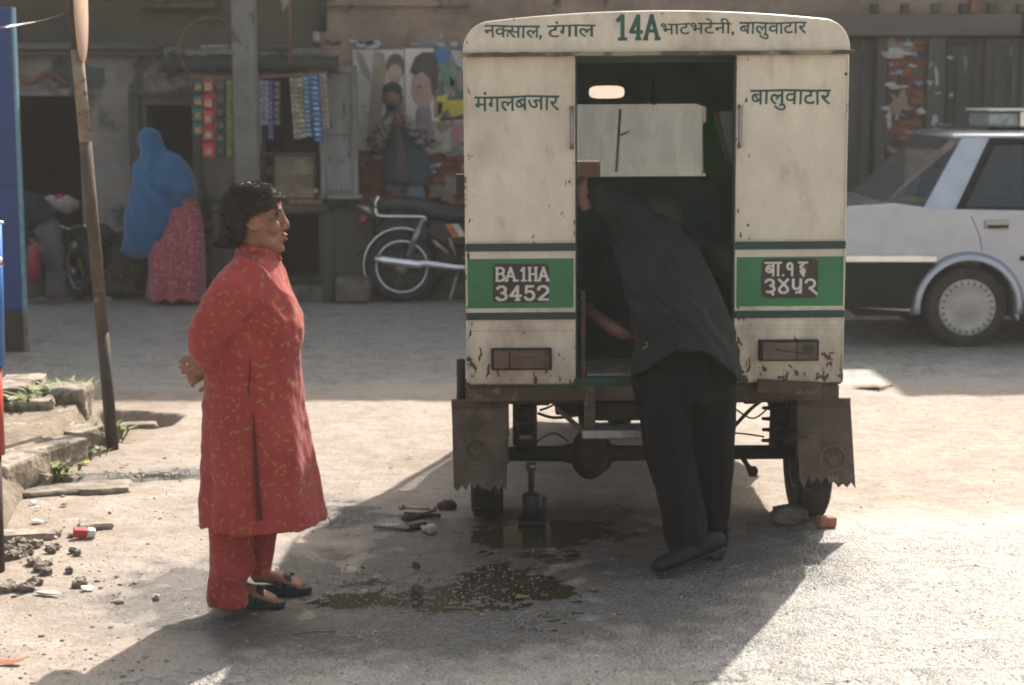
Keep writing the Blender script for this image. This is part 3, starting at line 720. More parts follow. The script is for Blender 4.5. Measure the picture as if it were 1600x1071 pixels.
m_ = MB(); blob(m_, [(652, 168), (672, 164), (682, 232), (640, 232)], Yp-.006); link('printed_figure', m_, flat('print_grey_rose', (.2,.16,.155)), po)
m_ = MB(); blob(m_, oval(655, 136, 3.5, 2.2, 8), Yp-.013); link('printed_eye', m_, flat('print_black', (.045,.035,.035)), po)
po = empty('poster', B(705, 130, Yp), 'colourful torn bill in yellow, blue and green at the left edge of the three-wheeler', 'poster')
m_ = MB(); sheet(m_, 678, 74, 734, 184, Yp-.006); link('paper', m_, pm('poster_paper_dark', (.07,.09,.09), .8, c2=(.2,.19,.16), vs=9, lo=.45, hi=.55, bump=.2), po)
for nm, c, ps in (('printed_shape', (.45,.40,.03), [(682, 152), (700, 146), (698, 158), (724, 156), (726, 178), (706, 182), (700, 170), (684, 182)]), ('printed_shape', (.04,.13,.28), [(680, 78), (700, 76), (704, 90), (694, 102), (682, 98)]), ('printed_shape', (.06,.22,.10), [(686, 104), (698, 102), (712, 126), (708, 142), (694, 128)]), ('printed_shape', (.3,.06,.05), [(702, 118), (714, 132), (712, 140), (704, 134)]), ('printed_shape', (.36,.35,.36), [(704, 78), (724, 82), (724, 110), (712, 100)]), ('printed_shape', (.45,.40,.03), [(684, 160), (692, 160), (690, 184), (684, 184)])):
    m_ = MB(); blob(m_, ps, Yp-.012); link(nm, m_, flat('print_%d_%d_%d' % tuple(int(q*100) for q in c), c), po)
po = empty('poster', B(705, 220, Yp), 'faded torn bill with rose and cream print below the yellow lettering', 'poster')
m_ = MB(); m_.poly([B(a, b, Yp-.003) for a, b in [(672, 190), (734, 186), (734, 240), (700, 246), (690, 238), (668, 242)]], (0, .004, 0)); link('paper', m_, pm('poster_cream', (.3,.28,.22), .8, c2=(.15,.14,.12), vs=12, lo=.44, hi=.56, bump=.2), po)
for ps, c in (([(706, 196), (722, 190), (724, 216), (712, 224), (704, 212)], (.32,.14,.15)), ([(690, 214), (702, 210), (704, 236), (690, 240)], (.36,.32,.26))):
    m_ = MB(); blob(m_, ps, Yp-.009); link('printed_shape', m_, flat('print_%d_%d' % (int(c[0]*100), int(c[1]*100)), c), po)
scr = random.Random(21)
for k in range(58):
    if k < 34:
        px = scr.uniform(545, 735); py = scr.choice([scr.uniform(60, 76), scr.uniform(64, 76), scr.uniform(236, 262), scr.uniform(190, 320)])
        if py > 190 and px < 560: px += 30
    elif k < 50: px = scr.uniform(1382, 1440); py = scr.choice([scr.uniform(62, 140), scr.uniform(62, 110), scr.uniform(150, 260)])
    else: px = scr.uniform(1446, 1500); py = scr.uniform(80, 230)
    m_ = MB(); patch(m_, px, py, scr.uniform(6, 30), scr.uniform(4, 12), 100+k, YB-.048 if px > 1440 else YB-.034, 9)
    o = link('paper_scrap', m_, M['scrap'] if scr.random() < .7 else flat('scrap_blue', (.16,.22,.27)), None)
    c = B(px, py, YB-.04); origin(o, c)
    wh = ('plaster just above the film posters' if py < 100 else 'bricks beside or below the film posters') if px < 800 else ('upper part of the brick pier' if py < 145 else 'lower part of the brick pier') if px < 1441 else 'timber post right of the brick pier'
    tag(o, 'torn scrap of old bill stuck to the ' + wh, 'paper scrap', 'torn paper scraps on the ' + ('poster wall' if px < 800 else 'brick pier'))
for (px, py, w, h) in ((1463, 118, 8, 44), (1460, 190, 12, 30), (1388, 185, 12, 32), (1400, 84, 44, 18), (1395, 135, 26, 12)):
    m_ = MB(); patch(m_, px, py, w, h, px, YB-.052, 9); o = link('paper_scrap', m_, M['scrap']); origin(o, B(px, py, YB-.05)); tag(o, 'long torn strip of bill stuck to the ' + (('upper' if py < 150 else 'lower') + ' timber post above the car' if px > 1440 else 'brick pier beside the plank door'), 'paper scrap', 'torn paper scraps on the brick pier')
# ------------------------------------------------------------ kiosk between the buildings
ksk = empty('kiosk_counter', (bx(480), 15.3, 0), 'dark wooden kiosk counter with a glass display case and an open space below', 'counter')
YK = 15.1
kx = lambda p: P(p, 320, YK).x
kz = lambda q: P(450, q, YK).z
mb = MB(); mb.box(kx(330), kx(512), YK, YK+.55, kz(330), kz(318)); link('counter_top', mb, M['timberh'], ksk, .006)
for a, b in ((330, 344), (503, 519)):
    mb = MB(); mb.box(kx(a), kx(b), YK+.02, YK+.1, 0, kz(331)); link('leg', mb, M['timber'], ksk, .005)
mb = MB(); mb.box(kx(345), kx(430), YK+.03, YK+.08, 0, kz(331)); link('front_panel', mb, M['timber'], ksk, .005)
mb = MB(); mb.box(kx(431), kx(502), YK+.03, YK+.5, 0, .14); link('bottom_shelf', mb, M['darkstone'], ksk, .01)
case = link('display_case', MB().box(kx(398), kx(492), YK+.06, YK+.44, kz(317), kz(312)), M['timber'], ksk)
mb = MB()
for x in (398, 489):
    for yy in (.06, .42): mb.box(kx(x), kx(x)+.02, YK+yy, YK+yy+.02, kz(312)+.001, kz(244))
mb.box(kx(398), kx(492), YK+.06, YK+.44, kz(244)+.001, kz(240)); mb.box(kx(400), kx(490), YK+.1, YK+.42, kz(278), kz(276)); link('case_frame', mb, M['timber'], ksk)
mb = MB(); mb.box(kx(400)+.01, kx(489)-.002, YK+.066, YK+.070, kz(311), kz(245)); link('glass_pane', mb, M['caseglass'], ksk)
gd = random.Random(5)
for k in range(20):
    px = 405 + (k % 10)*8.6; row = k//10; z0 = kz(311) if row == 0 else kz(275); h = gd.uniform(.06, .14)
    c = gd.choice([(.6,.5,.26), (.55,.42,.14), (.6,.56,.5), (.5,.2,.1), (.4,.33,.2)])
    mb = MB(); x = kx(px); mb.box(x, x+.042, YK+.16, YK+.24, z0+.002, z0+h); o = link('packet', mb, flat('goods_%d' % int(c[1]*100), c), None, .004); origin(o, (x+.02, YK+.2, z0)); tag(o, 'small packet of goods on the %s shelf inside the glass display case' % ('bottom' if row == 0 else 'top'), 'packet', 'packets inside the kiosk display case')
mb = MB(); c0 = P(494, 299, YK+.03); mb.ell(c0, .022); o = link('bulb', mb, flat('pale_plastic', (.6,.55,.48), .2)); origin(o, c0); tag(o, 'pale round knob-like bulb at the right edge of the display case', 'bulb')
for k in range(7):
    c0 = P(455 + k*7.5, 324, YK-.02); c0.z = kz(318) + .012; mb = MB(); mb.ell(c0, (.028, .03, .024)); o = link('fruit', mb, flat('orange_fruit' if k % 2 else 'tan_fruit', (.36,.15,.05) if k % 2 else (.32,.2,.1))); origin(o, c0); tag(o, 'small orange fruit in the row along the front of the kiosk counter', 'fruit', 'fruit on the kiosk counter')
# awning and clutter on top
mb = MB(); rg = []
for i in range(27):
    px = 254 + i*10.6; prof = []
    for (dy, Y, q) in ((0, 15.75, 0), (-6, 15.3, 1), (0, 14.95, 2), (10, 14.85, 3), (22, 14.9, 4), (12, 15.3, 5), (10, 15.75, 6)):
        p = P(px, 92 + dy + 5*NZ(px*.05, q) , Y); p.y += .10*NZ(px*.09, q*1.7, 2); p.z += .035*NZ(px*.11, q*2.3, 5); prof.append(p)
    rg.append(prof)
mb.rings(rg); aw = link('awning', mb, M['tarp']); origin(aw, P(390, 95, 15.2)); tag(aw, 'sagging dark tarpaulin awning over the kiosk', 'awning')
for k, (px, py, w, h, mt, lb) in enumerate([(272, 78, .11, .06, 'concrete', 'grey bundle lying at the left end of the kiosk awning'), (430, 74, .34, .05, 'timberh', 'flat weathered board lying on top of the kiosk awning'), (494, 56, .06, .09, 'ragw', 'pale crumpled bag sitting on the right end of the kiosk awning'), (340, 72, .26, .04, 'ragw', 'folded grey cloth on the kiosk awning left of the concrete pole'), (520, 64, .12, .05, 'darkstone', 'dark bundle on the far right end of the kiosk awning')]):
    c = P(px, py+8, 15.2); o = rock('bundle', c.x, c.y, c.z+.03, w, .2, h, .1*k, 60+k, M[mt], None, .25); tag(o, lb, 'bundle')
# wire hoop
mb = MB(); hp = P(330, 78, 14.8); mb.torus(hp, (0, 1, .1), .27, .006, 40, 6); o = link('wire_hoop', mb, M['bamboo']); origin(o, hp); tag(o, 'thin cane hoop hung on the front of the awning, left of the concrete pole', 'hoop')
# shutter
sh = empty('shutter_door', P(530, 300, 15.05), 'grey wooden shutter leaf standing open at the right of the kiosk', 'shutter')
x0, x1, z0, z1 = P(502, 300, 15.05).x, P(560, 300, 15.05).x, P(530, 305, 15.05).z, P(530, 103, 15.05).z
mb = MB(); mb.box(x0, x1, 15.05, 15.08, z0, z1); link('board', mb, M['greywood'], sh, .004)
for (a, b, c, d) in ((x0, x0+.045, z0, z1), (x1-.045, x1, z0, z1), (x0+.046, x1-.046, z1-.06, z1), (x0+.046, x1-.046, (z0+z1)/2-.03, (z0+z1)/2+.02), (x0+.046, x1-.046, z0+.04, z0+.09)):
    mb = MB(); mb.box(a, b, 15.028, 15.049, c, d); link('batten', mb, M['greywood'], sh, .004)
mb = MB(); mb.box(x0-.02, x1+.03, 15.0, 15.12, z0-.03, z0-.002); link('bottom_rail', mb, M['greywood'], sh, .004)
mb = MB(); mb.box(x0-.04, x1+.1, 15.15, 15.7, 0, P(530, 330, 15.15).z); o = link('wooden_crate', mb, M['timber'], None, .01); origin(o, (x0, 15.4, 0)); tag(o, 'tall dark wooden bin below the grey shutter', 'bin')
c = P(550, 440, 14.98); o = rock('stone_block', c.x, 15.1, .12, .33, .3, .24, 0, 90, M['darkstone'], None, .06); tag(o, 'low rough stone step block below the grey shutter, left of the motorcycle', 'block')
# concrete pole
YP = 14.6
mb = MB(); a, b = P(366, 250, YP).x, P(401, 250, YP).x; mb.box(a, b, YP, YP+.2, 0, 6.2); o = link('utility_pole', mb, M['concrete'], None, .015); origin(o, ((a+b)/2, YP+.1, 0)); tag(o, 'square grey concrete utility pole standing in front of the kiosk', 'pole')
mb = MB(); mb.tube([P(452, -70, 14.8), P(453, 100, 14.8)], .011, 8); o = link('bamboo_stick', mb, M['bamboo']); origin(o, P(453, 40, 14.8)); tag(o, 'thin orange bamboo stick hanging upright above the kiosk', 'stick')
mb = MB(); mb.poly([P(a, b, 14.78) for a, b in ((440, -20), (452, -20), (450, 6), (442, 18), (439, 8))], (0, .01, 0)); o = link('cloth_strip', mb, M['ragw']); origin(o, P(445, 0, 14.78)); tag(o, 'pale strip of cloth tied beside the bamboo stick', 'cloth')
mb = MB(); mb.tube([P(506, -40, 15.6), P(506, 50, 15.6)], .03, 10); o = link('drain_pipe', mb, M['black']); origin(o, P(506, 0, 15.6)); tag(o, 'dark vertical drain pipe where the two buildings meet', 'pipe')
# sachet strips
def strip(px, py0, py1, n, w, cols, label, Y=14.82, tilt=0, grp='strips of sachets hanging from the kiosk awning'):
    a = P(px, py0, Y); b = P(px+tilt, py1, Y); rt = empty('sachet_strip', a, label, 'sachet strip', grp)
    h = (a-b).length/n; ww = w/175.
    for j, (nm, c, sx, sz, dy, fz) in enumerate((('sachet', cols[0], .5, .46, .012, 0), ('sachet_print', cols[1], .33, .25, .0155, -.06))):
        pass
    fm = None
    for k in range(n):
        c = a.lerp(b, (k+.5)/n)
        if k == 0:
            mb = MB(); mb.rings([[(-ww*.5, 0, -h*.47), (ww*.5, 0, -h*.47), (ww*.5, 0, h*.47), (-ww*.5, 0, h*.47)], [(-ww*.4, -.012, -h*.36), (ww*.4, -.012, -h*.36), (ww*.4, -.012, h*.36), (-ww*.4, -.012, h*.36)]], smooth=False)
            me = mb.mesh('sachet'); me.materials.append(pm('sachet_%s' % px, cols[0], .35, c2=tuple(q*.5 for q in cols[0]), vs=22, rand=.3, bump=.3, bs=60))
            mb = MB(); mb.obox((0, -.0145, -h*.05), (ww*.55, .003, h*.42)); me2 = mb.mesh('sachet_print'); me2.materials.append(pm('print_%s' % px, cols[1], .35, c2=tuple(q*.45 for q in cols[1]), vs=38, lo=.42, hi=.56, rand=.3, bump=.2))
        for mm, nm in ((me, 'sachet'), (me2, 'sachet_print')):
            o = bpy.data.objects.new(nm, mm); COL.objects.link(o); o.location = c; o.rotation_euler = (.1*NZ(px, k), math.atan2(tilt/175., (a-b).length) + .12*NZ(px*1.7, k*1.3), .3*NZ(k*2.1, px)); par(o, rt)
strip(310, 124, 214, 4, 16, ((.02,.11,.075), (.50,.26,.09)), 'strip of green sachets with an orange print, leftmost on the kiosk', 14.8)
strip(326, 122, 248, 5, 18, ((.5,.04,.05), (.45,.33,.2)), 'strip of red sachets with a cream print, second from the left on the kiosk', 14.8)
strip(345, 124, 246, 6, 14, ((.045,.05,.03), (.13,.12,.08)), 'strip of dark olive sachets beside the lime green strip', 14.8)
strip(359, 126, 246, 16, 8, ((.22,.36,.06), (.3,.42,.1)), 'narrow lime green strip of sachets, nearest left of the concrete pole', 14.8)
strip(404, 124, 222, 12, 8, ((.26,.32,.38), (.1,.14,.2)), 'narrow pale blue strip just right of the concrete pole')
strip(413, 126, 196, 8, 13, ((.42,.43,.46), (.18,.2,.26)), 'whitish strip of small sachets left of the purple strip')
strip(423, 126, 218, 12, 8, ((.10,.06,.28), (.2,.16,.4)), 'narrow purple strip of sachets')
strip(433, 126, 196, 7, 9, ((.1,.11,.08), (.2,.2,.14)), 'narrow dark green strip right of the purple strip')
strip(458, 122, 218, 12, 11, ((.42,.38,.32), (.2,.16,.12)), 'cream strip of sachets, left of the tan one beside the blue strips', tilt=7)
strip(468, 121, 216, 12, 9, ((.36,.25,.15), (.45,.38,.3)), 'tan strip of sachets between the cream strip and the blue strips', tilt=6)
strip(478, 119, 214, 13, 11, ((.06,.2,.34), (.25,.36,.45)), 'light blue strip of sachets, left one of the blue pair', tilt=5)
strip(490, 117, 222, 13, 14, ((.03,.14,.38), (.3,.42,.55)), 'bright blue strip of sachets, right one of the blue pair', 14.8, tilt=8)
strip(504, 116, 200, 11, 10, ((.4,.33,.26), (.2,.12,.1)), 'beige strip of sachets at the shutter side of the bright blue strips', tilt=6)
mb = MB(); mb.tube([P(296, 121, 14.81), P(400, 122, 14.83), P(512, 114, 14.84)], .012, 6); o = link('hanging_rail', mb, M['bamboo']); origin(o, P(400, 122, 14.82)); tag(o, 'thin cane rail under the awning that carries the sachet strips', 'rail')
# ------------------------------------------------------------ three-wheeler
TY = 6.95; TYF = 8.45
tmp = empty('three_wheeler', (.588, 7.6, 0), 'cream and green three-wheeled passenger van seen from behind, back entrance open, with painted route lettering', 'three-wheeler')
T = lambda px, py, Y=TY: P(px, py, Y)
tx = lambda px: T(px, 340).x
tz = lambda py: T(1028, py).z
XL, XR, OL, OR = tx(730), tx(1326), tx(903), tx(1152)
ZB, ZG, ZR = tz(600), tz(80), tz(17)
def tl(name, mb, mat, parent=None, bevel=0, seg=2): return link(name, mb, mat, parent or tmp, bevel, seg)
mb = MB().box(XL, OL, TY, TY+.03, ZB, ZG-.012); rpl = tl('rear_panel', mb, M['cream'], None, .008); rpl['label'] = 'left cream rear panel with painted lettering and the Latin number plate'
mb = MB().box(OR, XR, TY, TY+.03, ZB, ZG-.012); rpr = tl('rear_panel', mb, M['cream'], None, .008); rpr['label'] = 'right cream rear panel with painted lettering and the Devanagari number plate'
# header and roof: arched section
def arch(z0, grow=0.0, n=20):
    w = (XR-XL)/2 + grow; cx = (XL+XR)/2; r = .115; pts = [(cx+w, z0), (cx+w, ZR-.035-r+grow)]
    for k in range(1, 8):
        a = math.pi/2*k/8; pts.append((cx+w-r+r*math.cos(a), ZR-.035-r+r*math.sin(a)+grow))
    for k in range(n+1):
        q = 1-2*k/n; x = cx + q*(w-r); pts.append((x, ZR + grow - .035*q*q))
    for k in range(1, 8):
        a = math.pi/2 + math.pi/2*k/8; pts.append((cx-w+r+r*math.cos(a), ZR-.035-r+r*math.sin(a)+grow))
    pts += [(cx-w, ZR-.035-r+grow), (cx-w, z0)]; return pts
mb = MB(); mb.poly([Vector((x, TY-.014, z)) for x, z in arch(ZG-.008)], (0, .05, 0)); head = tl('header_panel', mb, M['cream'], None, .006)
mb = MB(); a1 = arch(ZG-.03, -.004); a0 = [(x, z-.02) for x, z in arch(ZG-.01, -.03)]
rg = [[Vector((x, y, z - dz)) for x, z in a1] for y, dz in ((TY+.037, 0), (TY+.8, 0), (TYF, 0), (TYF+.25, .02))]
mb.rings(rg, closed=False, caps=False); rgi = [[Vector((x, y, z)) for x, z in a0] for y in (TY+.037, TYF)]; mb.rings(rgi, closed=False, caps=False, flip=True)
tl('roof', mb, M['cream'])
for x0, x1 in ((XL-.014, OL-.02), (OL-.018, OR-.02), (OR-.018, XR+.014)):
    mb = MB(); n = 12
    rg = [[Vector((x0+(x1-x0)*k/n, TY-.022+dy*.012, ZG-.010 + dz*.008 + .0035*NZ(k*.6+x0*9, dz))) for dy, dz in ((-1,-1), (1,-1), (1,1), (-1,1))] for k in range(n+1)]
    mb.rings(rg, smooth=False); tl('rain_gutter', mb, pm('gutter_paint', (.26,.2,.13), .7, c2=(.07,.055,.04), vs=9, lo=.44, hi=.56, bump=.4, bs=40), None, .002)
for (px, py) in ((1330, 70), (1329, 118)):
    mb = MB(); c = T(px, py); mb.obox((c.x, TY+.01, c.z), (.02, .03, .012)); tl('hinge', mb, M['rust'], None, .003)
# sides with a framed window
for s, x0, x1 in ((-1, XL, XL+.03), (1, XR-.03, XR)):
    wy0, wy1, wz0, wz1 = TY+.35, TYF-.3, 1.28, 1.72
    mb = MB(); mb.box(x0, x1, TY+.031, TYF, ZB, wz0); mb.box(x0, x1, TY+.031, TYF, wz1, ZG-.012); mb.box(x0, x1, TY+.031, wy0, wz0+.0005, wz1-.0005); mb.box(x0, x1, wy1, TYF, wz0+.0005, wz1-.0005)
    tl('side_panel', mb, M['cream'])
    mb = MB(); mb.box(x0+.01, x1-.012, wy0, wy1, wz0, wz1); tl('side_window', mb, pm('curtained_glass', (.03,.045,.035), .3, bump=.1))
    mb = MB(); xx = XL-.003 if s < 0 else XR+.003; mb.box(min(xx, xx-s*.002), max(xx, xx-s*.002), TY+.005, TYF, tz(480), tz(403)); tl('green_band', mb, M['green'])
    ix = XL+.034 if s < 0 else XR-.036; mb = MB(); mb.box(ix, ix+.002, TY+.035, TYF-.02, ZB+.05, ZG-.03); tl('inner_lining', mb, M['lining'])
# inner faces of the rear panels
for a, b in ((XL+.04, OL-.002), (OR+.002, XR-.04)):
    mb = MB(); mb.box(a, b, TY+.031, TY+.034, ZB+.05, ZG-.03); tl('inner_lining', mb, M['lining'])
mb = MB(); mb.box(XL+.04, XR-.04, TY+.04, TYF-.01, ZG-.02, ZG-.012); tl('headlining', mb, M['lining'])
# trim: painted band and beads
for x0, x1, pn in ((XL, OL, rpl), (OR, XR, rpr)):
    mb = MB(); mb.box(x0+.003, x1-.003, TY-.0025, TY-.0002, tz(480), tz(403)); tl('green_band', mb, M['green'], pn)
    for q0, q1, mt in ((391, 379, 'dgreen'), (498, 487, 'dgreen')):
        mb = MB(); mb.box(x0+.001, x1-.001, TY-.010, TY-.0002, tz(q0), tz(q1)); tl('trim_bead', mb, M[mt], pn, .003)
    for q in (374, 513):
        mb = MB(); mb.box(x0+.001, x1-.001, TY-.005, TY-.0002, tz(q+2), tz(q-2)); tl('trim_bead', mb, M['cream'], pn, .002)
    mb = MB(); mb.box(x0+.001, x0+.008, TY-.006, TY-.0003, ZB, ZG-.03); mb.box(x1-.008, x1-.001, TY-.006, TY-.0003, ZB, ZG-.03); tl('edge_flange', mb, M['cream'], pn, .002)
# door edges
mb = MB(); mb.box(OL+.001, OL+.007, TY+.005, TY+.06, ZB, ZG-.03); tl('door_jamb', mb, M['dgreen']); mb = MB(); mb.box(OR-.007, OR-.001, TY+.005, TY+.06, ZB, ZG-.03); tl('door_jamb', mb, M['dgreen'])
mb = MB(); mb.box(OL+.023, OL+.04, TY+.02, TY+.04, ZB, tz(455)); tl('grab_bar', mb, M['rust'])
for px, lo, hi in ((897, 230, 168), (1157, 230, 168)):
    mb = MB(); x = tx(px); mb.tube([(x, TY, tz(lo)), (x, TY-.035, tz(lo)+.01), (x, TY-.04, tz(200)), (x, TY-.035, tz(hi)-.01), (x, TY, tz(hi))], .0085, 8, (1,0,0), sub=4); tl('handle', mb, M['steel'])
# floor, partition, seats
mb = MB(); mb.box(XL+.002, XR-.002, TY+.031, TYF, ZB-.012, ZB+.02); tl('floor', mb, M['lining'])
for k in range(7):
    mb = MB(); y = TY+.08+k*.06; mb.box(OL+.05, OR-.05, y, y+.03, ZB+.021, ZB+.032); tl('floor_rib', mb, M['steel'])
F = lambda px, py: P(px, py, TYF)
wx0, wx1, wz0, wz1 = F(886, 220).x, F(1106, 220).x, F(1000, 276).z, F(1000, 163).z
mx0, mx1, mz0, mz1 = F(1119, 220).x, F(1146, 220).x, F(1000, 274).z, F(1000, 176).z
ox0, ox1, oz0, oz1 = F(924, 145).x, F(979, 145).x, F(1000, 154).z, F(1000, 134).z
mb = MB(); wall(mb, XL+.04, XR-.04, ZB+.02, ZG-.02, TYF-.03, TYF, [(wx0, wx1, wz0, wz1), (mx0, mx1, mz0, mz1)]); tl('partition', mb, M['lining'])
mb = MB()   # rounded corner fillets of the partition window
for sx, x in ((1, wx0), (-1, wx1)):
    for k in range(4):
        a = k*.012; mb.box(min(x, x+sx*(.045-a)), max(x, x+sx*(.045-a)), TYF-.029, TYF-.001, wz1-.004-k*.004, wz1-k*.004)
tl('window_corner', mb, M['lining'])
mb = MB(); mb.box(wx0-.01, wx1+.01, TYF-.038, TYF-.031, wz0-.02, wz0); tl('window_sill', mb, M['dgreen'])
mb = MB(); cx_, cz_ = (ox0+ox1)/2, (oz0+oz1)/2
mb.poly([Vector((cx_+(ox1-ox0)/2*math.copysign(abs(math.cos(a))**.55, math.cos(a)), TYF-.045, cz_+(oz1-oz0)/2*math.copysign(abs(math.sin(a))**.55, math.sin(a)))) for a in [2*math.pi*k/28 for k in range(28)]], (0, .012, 0)); rot_ = Matrix.Translation((cx_, TYF-.045, cz_)) @ Matrix.Rotation(R(4.5), 4, 'X') @ Matrix.Translation((-cx_, -TYF+.045, -cz_)); mb.v = [tuple(rot_ @ Vector(v)) for v in mb.v]; tl('rear_view_mirror', mb, pm('mirror_silver', (.95,.93,.9), .04, 1.0, c2=(.93,.91,.88), bump=0))
mb = MB(); c = F(1024, 155); mb.ell((c.x, TYF-.06, c.z), (.02, .02, .03)); mb.tube([(c.x, TYF-.05, c.z+.02), (c.x, TYF-.04, c.z+.1)], .004, 6); tl('dangling_ornament', mb, M['gunk'])
# driver's cab with screen
YC = 9.55
mb = MB()
def cabring(y, w, zt, zb=ZB, n=0): cx = .588; return [Vector((cx-w, y, zb)), Vector((cx+w, y, zb)), Vector((cx+w*1.0, y, zt-.12)), Vector((cx+w*.9, y, zt-.02)), Vector((cx, y, zt)), Vector((cx-w*.9, y, zt-.02)), Vector((cx-w, y, zt-.12))]
lo = [(TYF+.001, .76, .98), (9.0, .66, .98), (9.5, .52, .96), (9.85, .36, .88)]
mb.rings([cabring(y, w, z, .42) for y, w, z in lo], smooth=False); tl('cab_nose', mb, M['cream'], None, .02)
mb = MB(); rr2 = [(TYF+.251, .74, ZR-.03), (9.2, .60, ZR-.10), (9.42, .50, ZR-.20)]
mb.rings([cabring(y, w, z, z-.13) for y, w, z in rr2], smooth=False); tl('cab_roof', mb, M['cream'], None, .02)
mb = MB()
for sx in (-1, 1): mb.tube([(.588+sx*.48, 9.44, ZR-.28), (.588+sx*.50, 9.62, 1.0)], .022, 8); mb.tube([(.588+sx*.72, TYF+.02, ZR-.15), (.588+sx*.72, TYF+.02, .95)], .02, 8)
tl('screen_pillar', mb, M['cream'])
mb = MB(); mb.add([(.588-.48, 9.43, ZR-.22), (.588+.48, 9.43, ZR-.22), (.588+.49, 9.6, 1.0), (.588-.49, 9.6, 1.0)], [(0,1,2,3)]); scr_ = tl('windscreen', mb, M['dustglass'])
mb = MB(); p = P(973, 170, 9.38); q = P(966, 268, 9.52); mb.tube([p, (p+q)/2, q], .008, 6); p = P(973, 212, 9.4); mb.tube([p, P(988, 205, 9.4)], .006, 6); tl('wiper', mb, M['black'])
mb = MB(); a = P(880, 252, 9.2); b = P(940, 278, 9.2); mb.box(a.x, b.x, 9.15, 9.35, b.z-.1, a.z); tl('dashboard_box', mb, pm('dash_box', (.22,.13,.09), .7))
mb = MB(); mb.tube([(.3, 9.2, 1.2), (.3, 9.4, .95)], .02, 8); mb.torus((.3, 9.17, 1.25), (0, .8, -.5), .19, .014); tl('steering_wheel', mb, M['black'])
mb = MB(); mb.poly([P(a, b, 8.35) for a, b in ((1103, 272), (1102, 196), (1112, 186), (1124, 190), (1142, 270), (1140, 275))], (0, .02, 0)); tl('green_side_curtain', mb, pm('bright_green_cloth', (.03,.20,.05), .8, c2=(.02,.13,.035), vs=14, bump=.6, bs=20, bd=.01))
mb = MB(); mb.tube([P(1122, 176, 8.33), P(1146, 274, 8.33)], .014, 6); tl('diagonal_strap', mb, pm('strap', (.36,.3,.2), .8))
zs = 1.10
for a, b in ((XL+.045, XL+.38), (XR-.39, XR-.045)):
    mb = MB(); mb.box(a, b, TY+.10, TYF-.04, zs-.09, zs-.005); tl('bench', mb, M['seat'] if a < .5 else pm('tan_bench_top', (.42,.33,.24), .35, c2=(.5,.48,.45), vs=5), None, .02)
    mb = MB(); mb.box(a, b, TY+.09, TYF-.04, zs-.14, zs-.091); mb.box(a, b, TY+.085, TY+.098, zs-.14, zs-.02); tl('bench_frame', mb, M['tinplate'], None, .004)
    mb = MB(); mb.box(a+.02, b, TY+.14, TYF-.05, ZB+.021, zs-.141); tl('bench_box', mb, M['lining'])
# tail lights
for px0, px1, py0, py1, nm in ((769, 865, 542, 576, 0), (1191, 1286, 532, 565, 1)):
    x0, x1, z0, z1 = tx(px0), tx(px1), tz(py1), tz(py0)
    fr = tl('tail_light', MB().box(x0, x1, TY-.022, TY-.0004, z0, z1), M['gunk'], rpr if nm else rpl, .005)
    fr['label'] = 'dull tail light with a hole broken in its lens' if nm else 'dull brown tail light with a faded lens'
    mb = MB(); mb.box(x0+.012, x0+(x1-x0)*(.62 if nm else .30), TY-.036, TY-.0225, z0+.008, z1-.008); mb.box(x0+(x1-x0)*(.62 if nm else .30)+.0015, x1-.012, TY-.034, TY-.0225, z0+.008, z1-.008); tl('lens', mb, M['lens'], fr, .004)
    mb = MB()
    if nm: mb.poly([Vector((tx(1268)+.022*math.cos(a)*(1+.2*math.sin(3*a)), TY-.0375, tz(546)+.020*math.sin(a)))for a in [2*math.pi*k/14 for k in range(14)]], (0, .003, 0)); mb.tube([(tx(1216), TY-.038, tz(546)), (tx(1262), TY-.039, tz(553))], .0015, 5)
    else: mb.box(tx(800), tx(838), TY-.0385, TY-.036, tz(557), tz(554)); mb.box(x1-.035, x1-.013, TY-.037, TY-.0345, z0+.008, z1-.008)
    tl('lens_hole' if nm else 'lens_mark', mb, M['black'] if nm else M['rust'], fr)
# number plates
def rrect(x0, x1, z0, z1, r, y, n=5):
    out = []
    for cx, cz, a0 in ((x1-r, z1-r, 0), (x0+r, z1-r, 90), (x0+r, z0+r, 180), (x1-r, z0+r, 270)):
        for k in range(n): a = R(a0 + 90*k/(n-1)); out.append(Vector((cx+r*math.cos(a), y, cz+r*math.sin(a))))
    return out
plates = []
for px0, px1, py0, py1, pn, lb in ((773, 861, 411, 471, rpl, 'black number plate with white Latin characters'), (1195, 1283, 406, 467, rpr, 'black number plate with white Devanagari characters')):
    mb = MB(); mb.poly(rrect(tx(px0), tx(px1), tz(py1), tz(py0), .018, TY-.006), (0, .003, 0)); o = tl('number_plate', mb, M['plate'], pn); o['label'] = lb; plates.append(o)
# lettering: brush strokes
def strokes(mb, paths, x0, z0, sx, sz, w, y, wob=0.0):
    for pi_, path in enumerate(paths):
        pts = [Vector((x0 + a*sx, 0, z0 + b*sz)) for a, b in path]
        for i in range(len(pts)-1):
            d = pts[i+1]-pts[i]; L_ = d.length
            if L_ < 1e-6: continue
            d /= L_; nn = Vector((-d.z, 0, d.x)); ww = w*(.8 if abs(d.z) < .35 else 1.0)
            a, b = pts[i]-d*ww*.32, pts[i+1]+d*ww*.32
            yy = y - .00006*(i + pi_*3 % 11)
            q = [a+nn*ww/2, a-nn*ww/2, b-nn*ww/2, b+nn*ww/2]; mb.add([(v.x, yy, v.z) for v in q], [(0,1,2,3)])
def arcp(cx, cy, rx, ry, a0, a1, n=10): return [(cx+rx*math.cos(R(a0+(a1-a0)*k/n)), cy+ry*math.sin(R(a0+(a1-a0)*k/n))) for k in range(n+1)]
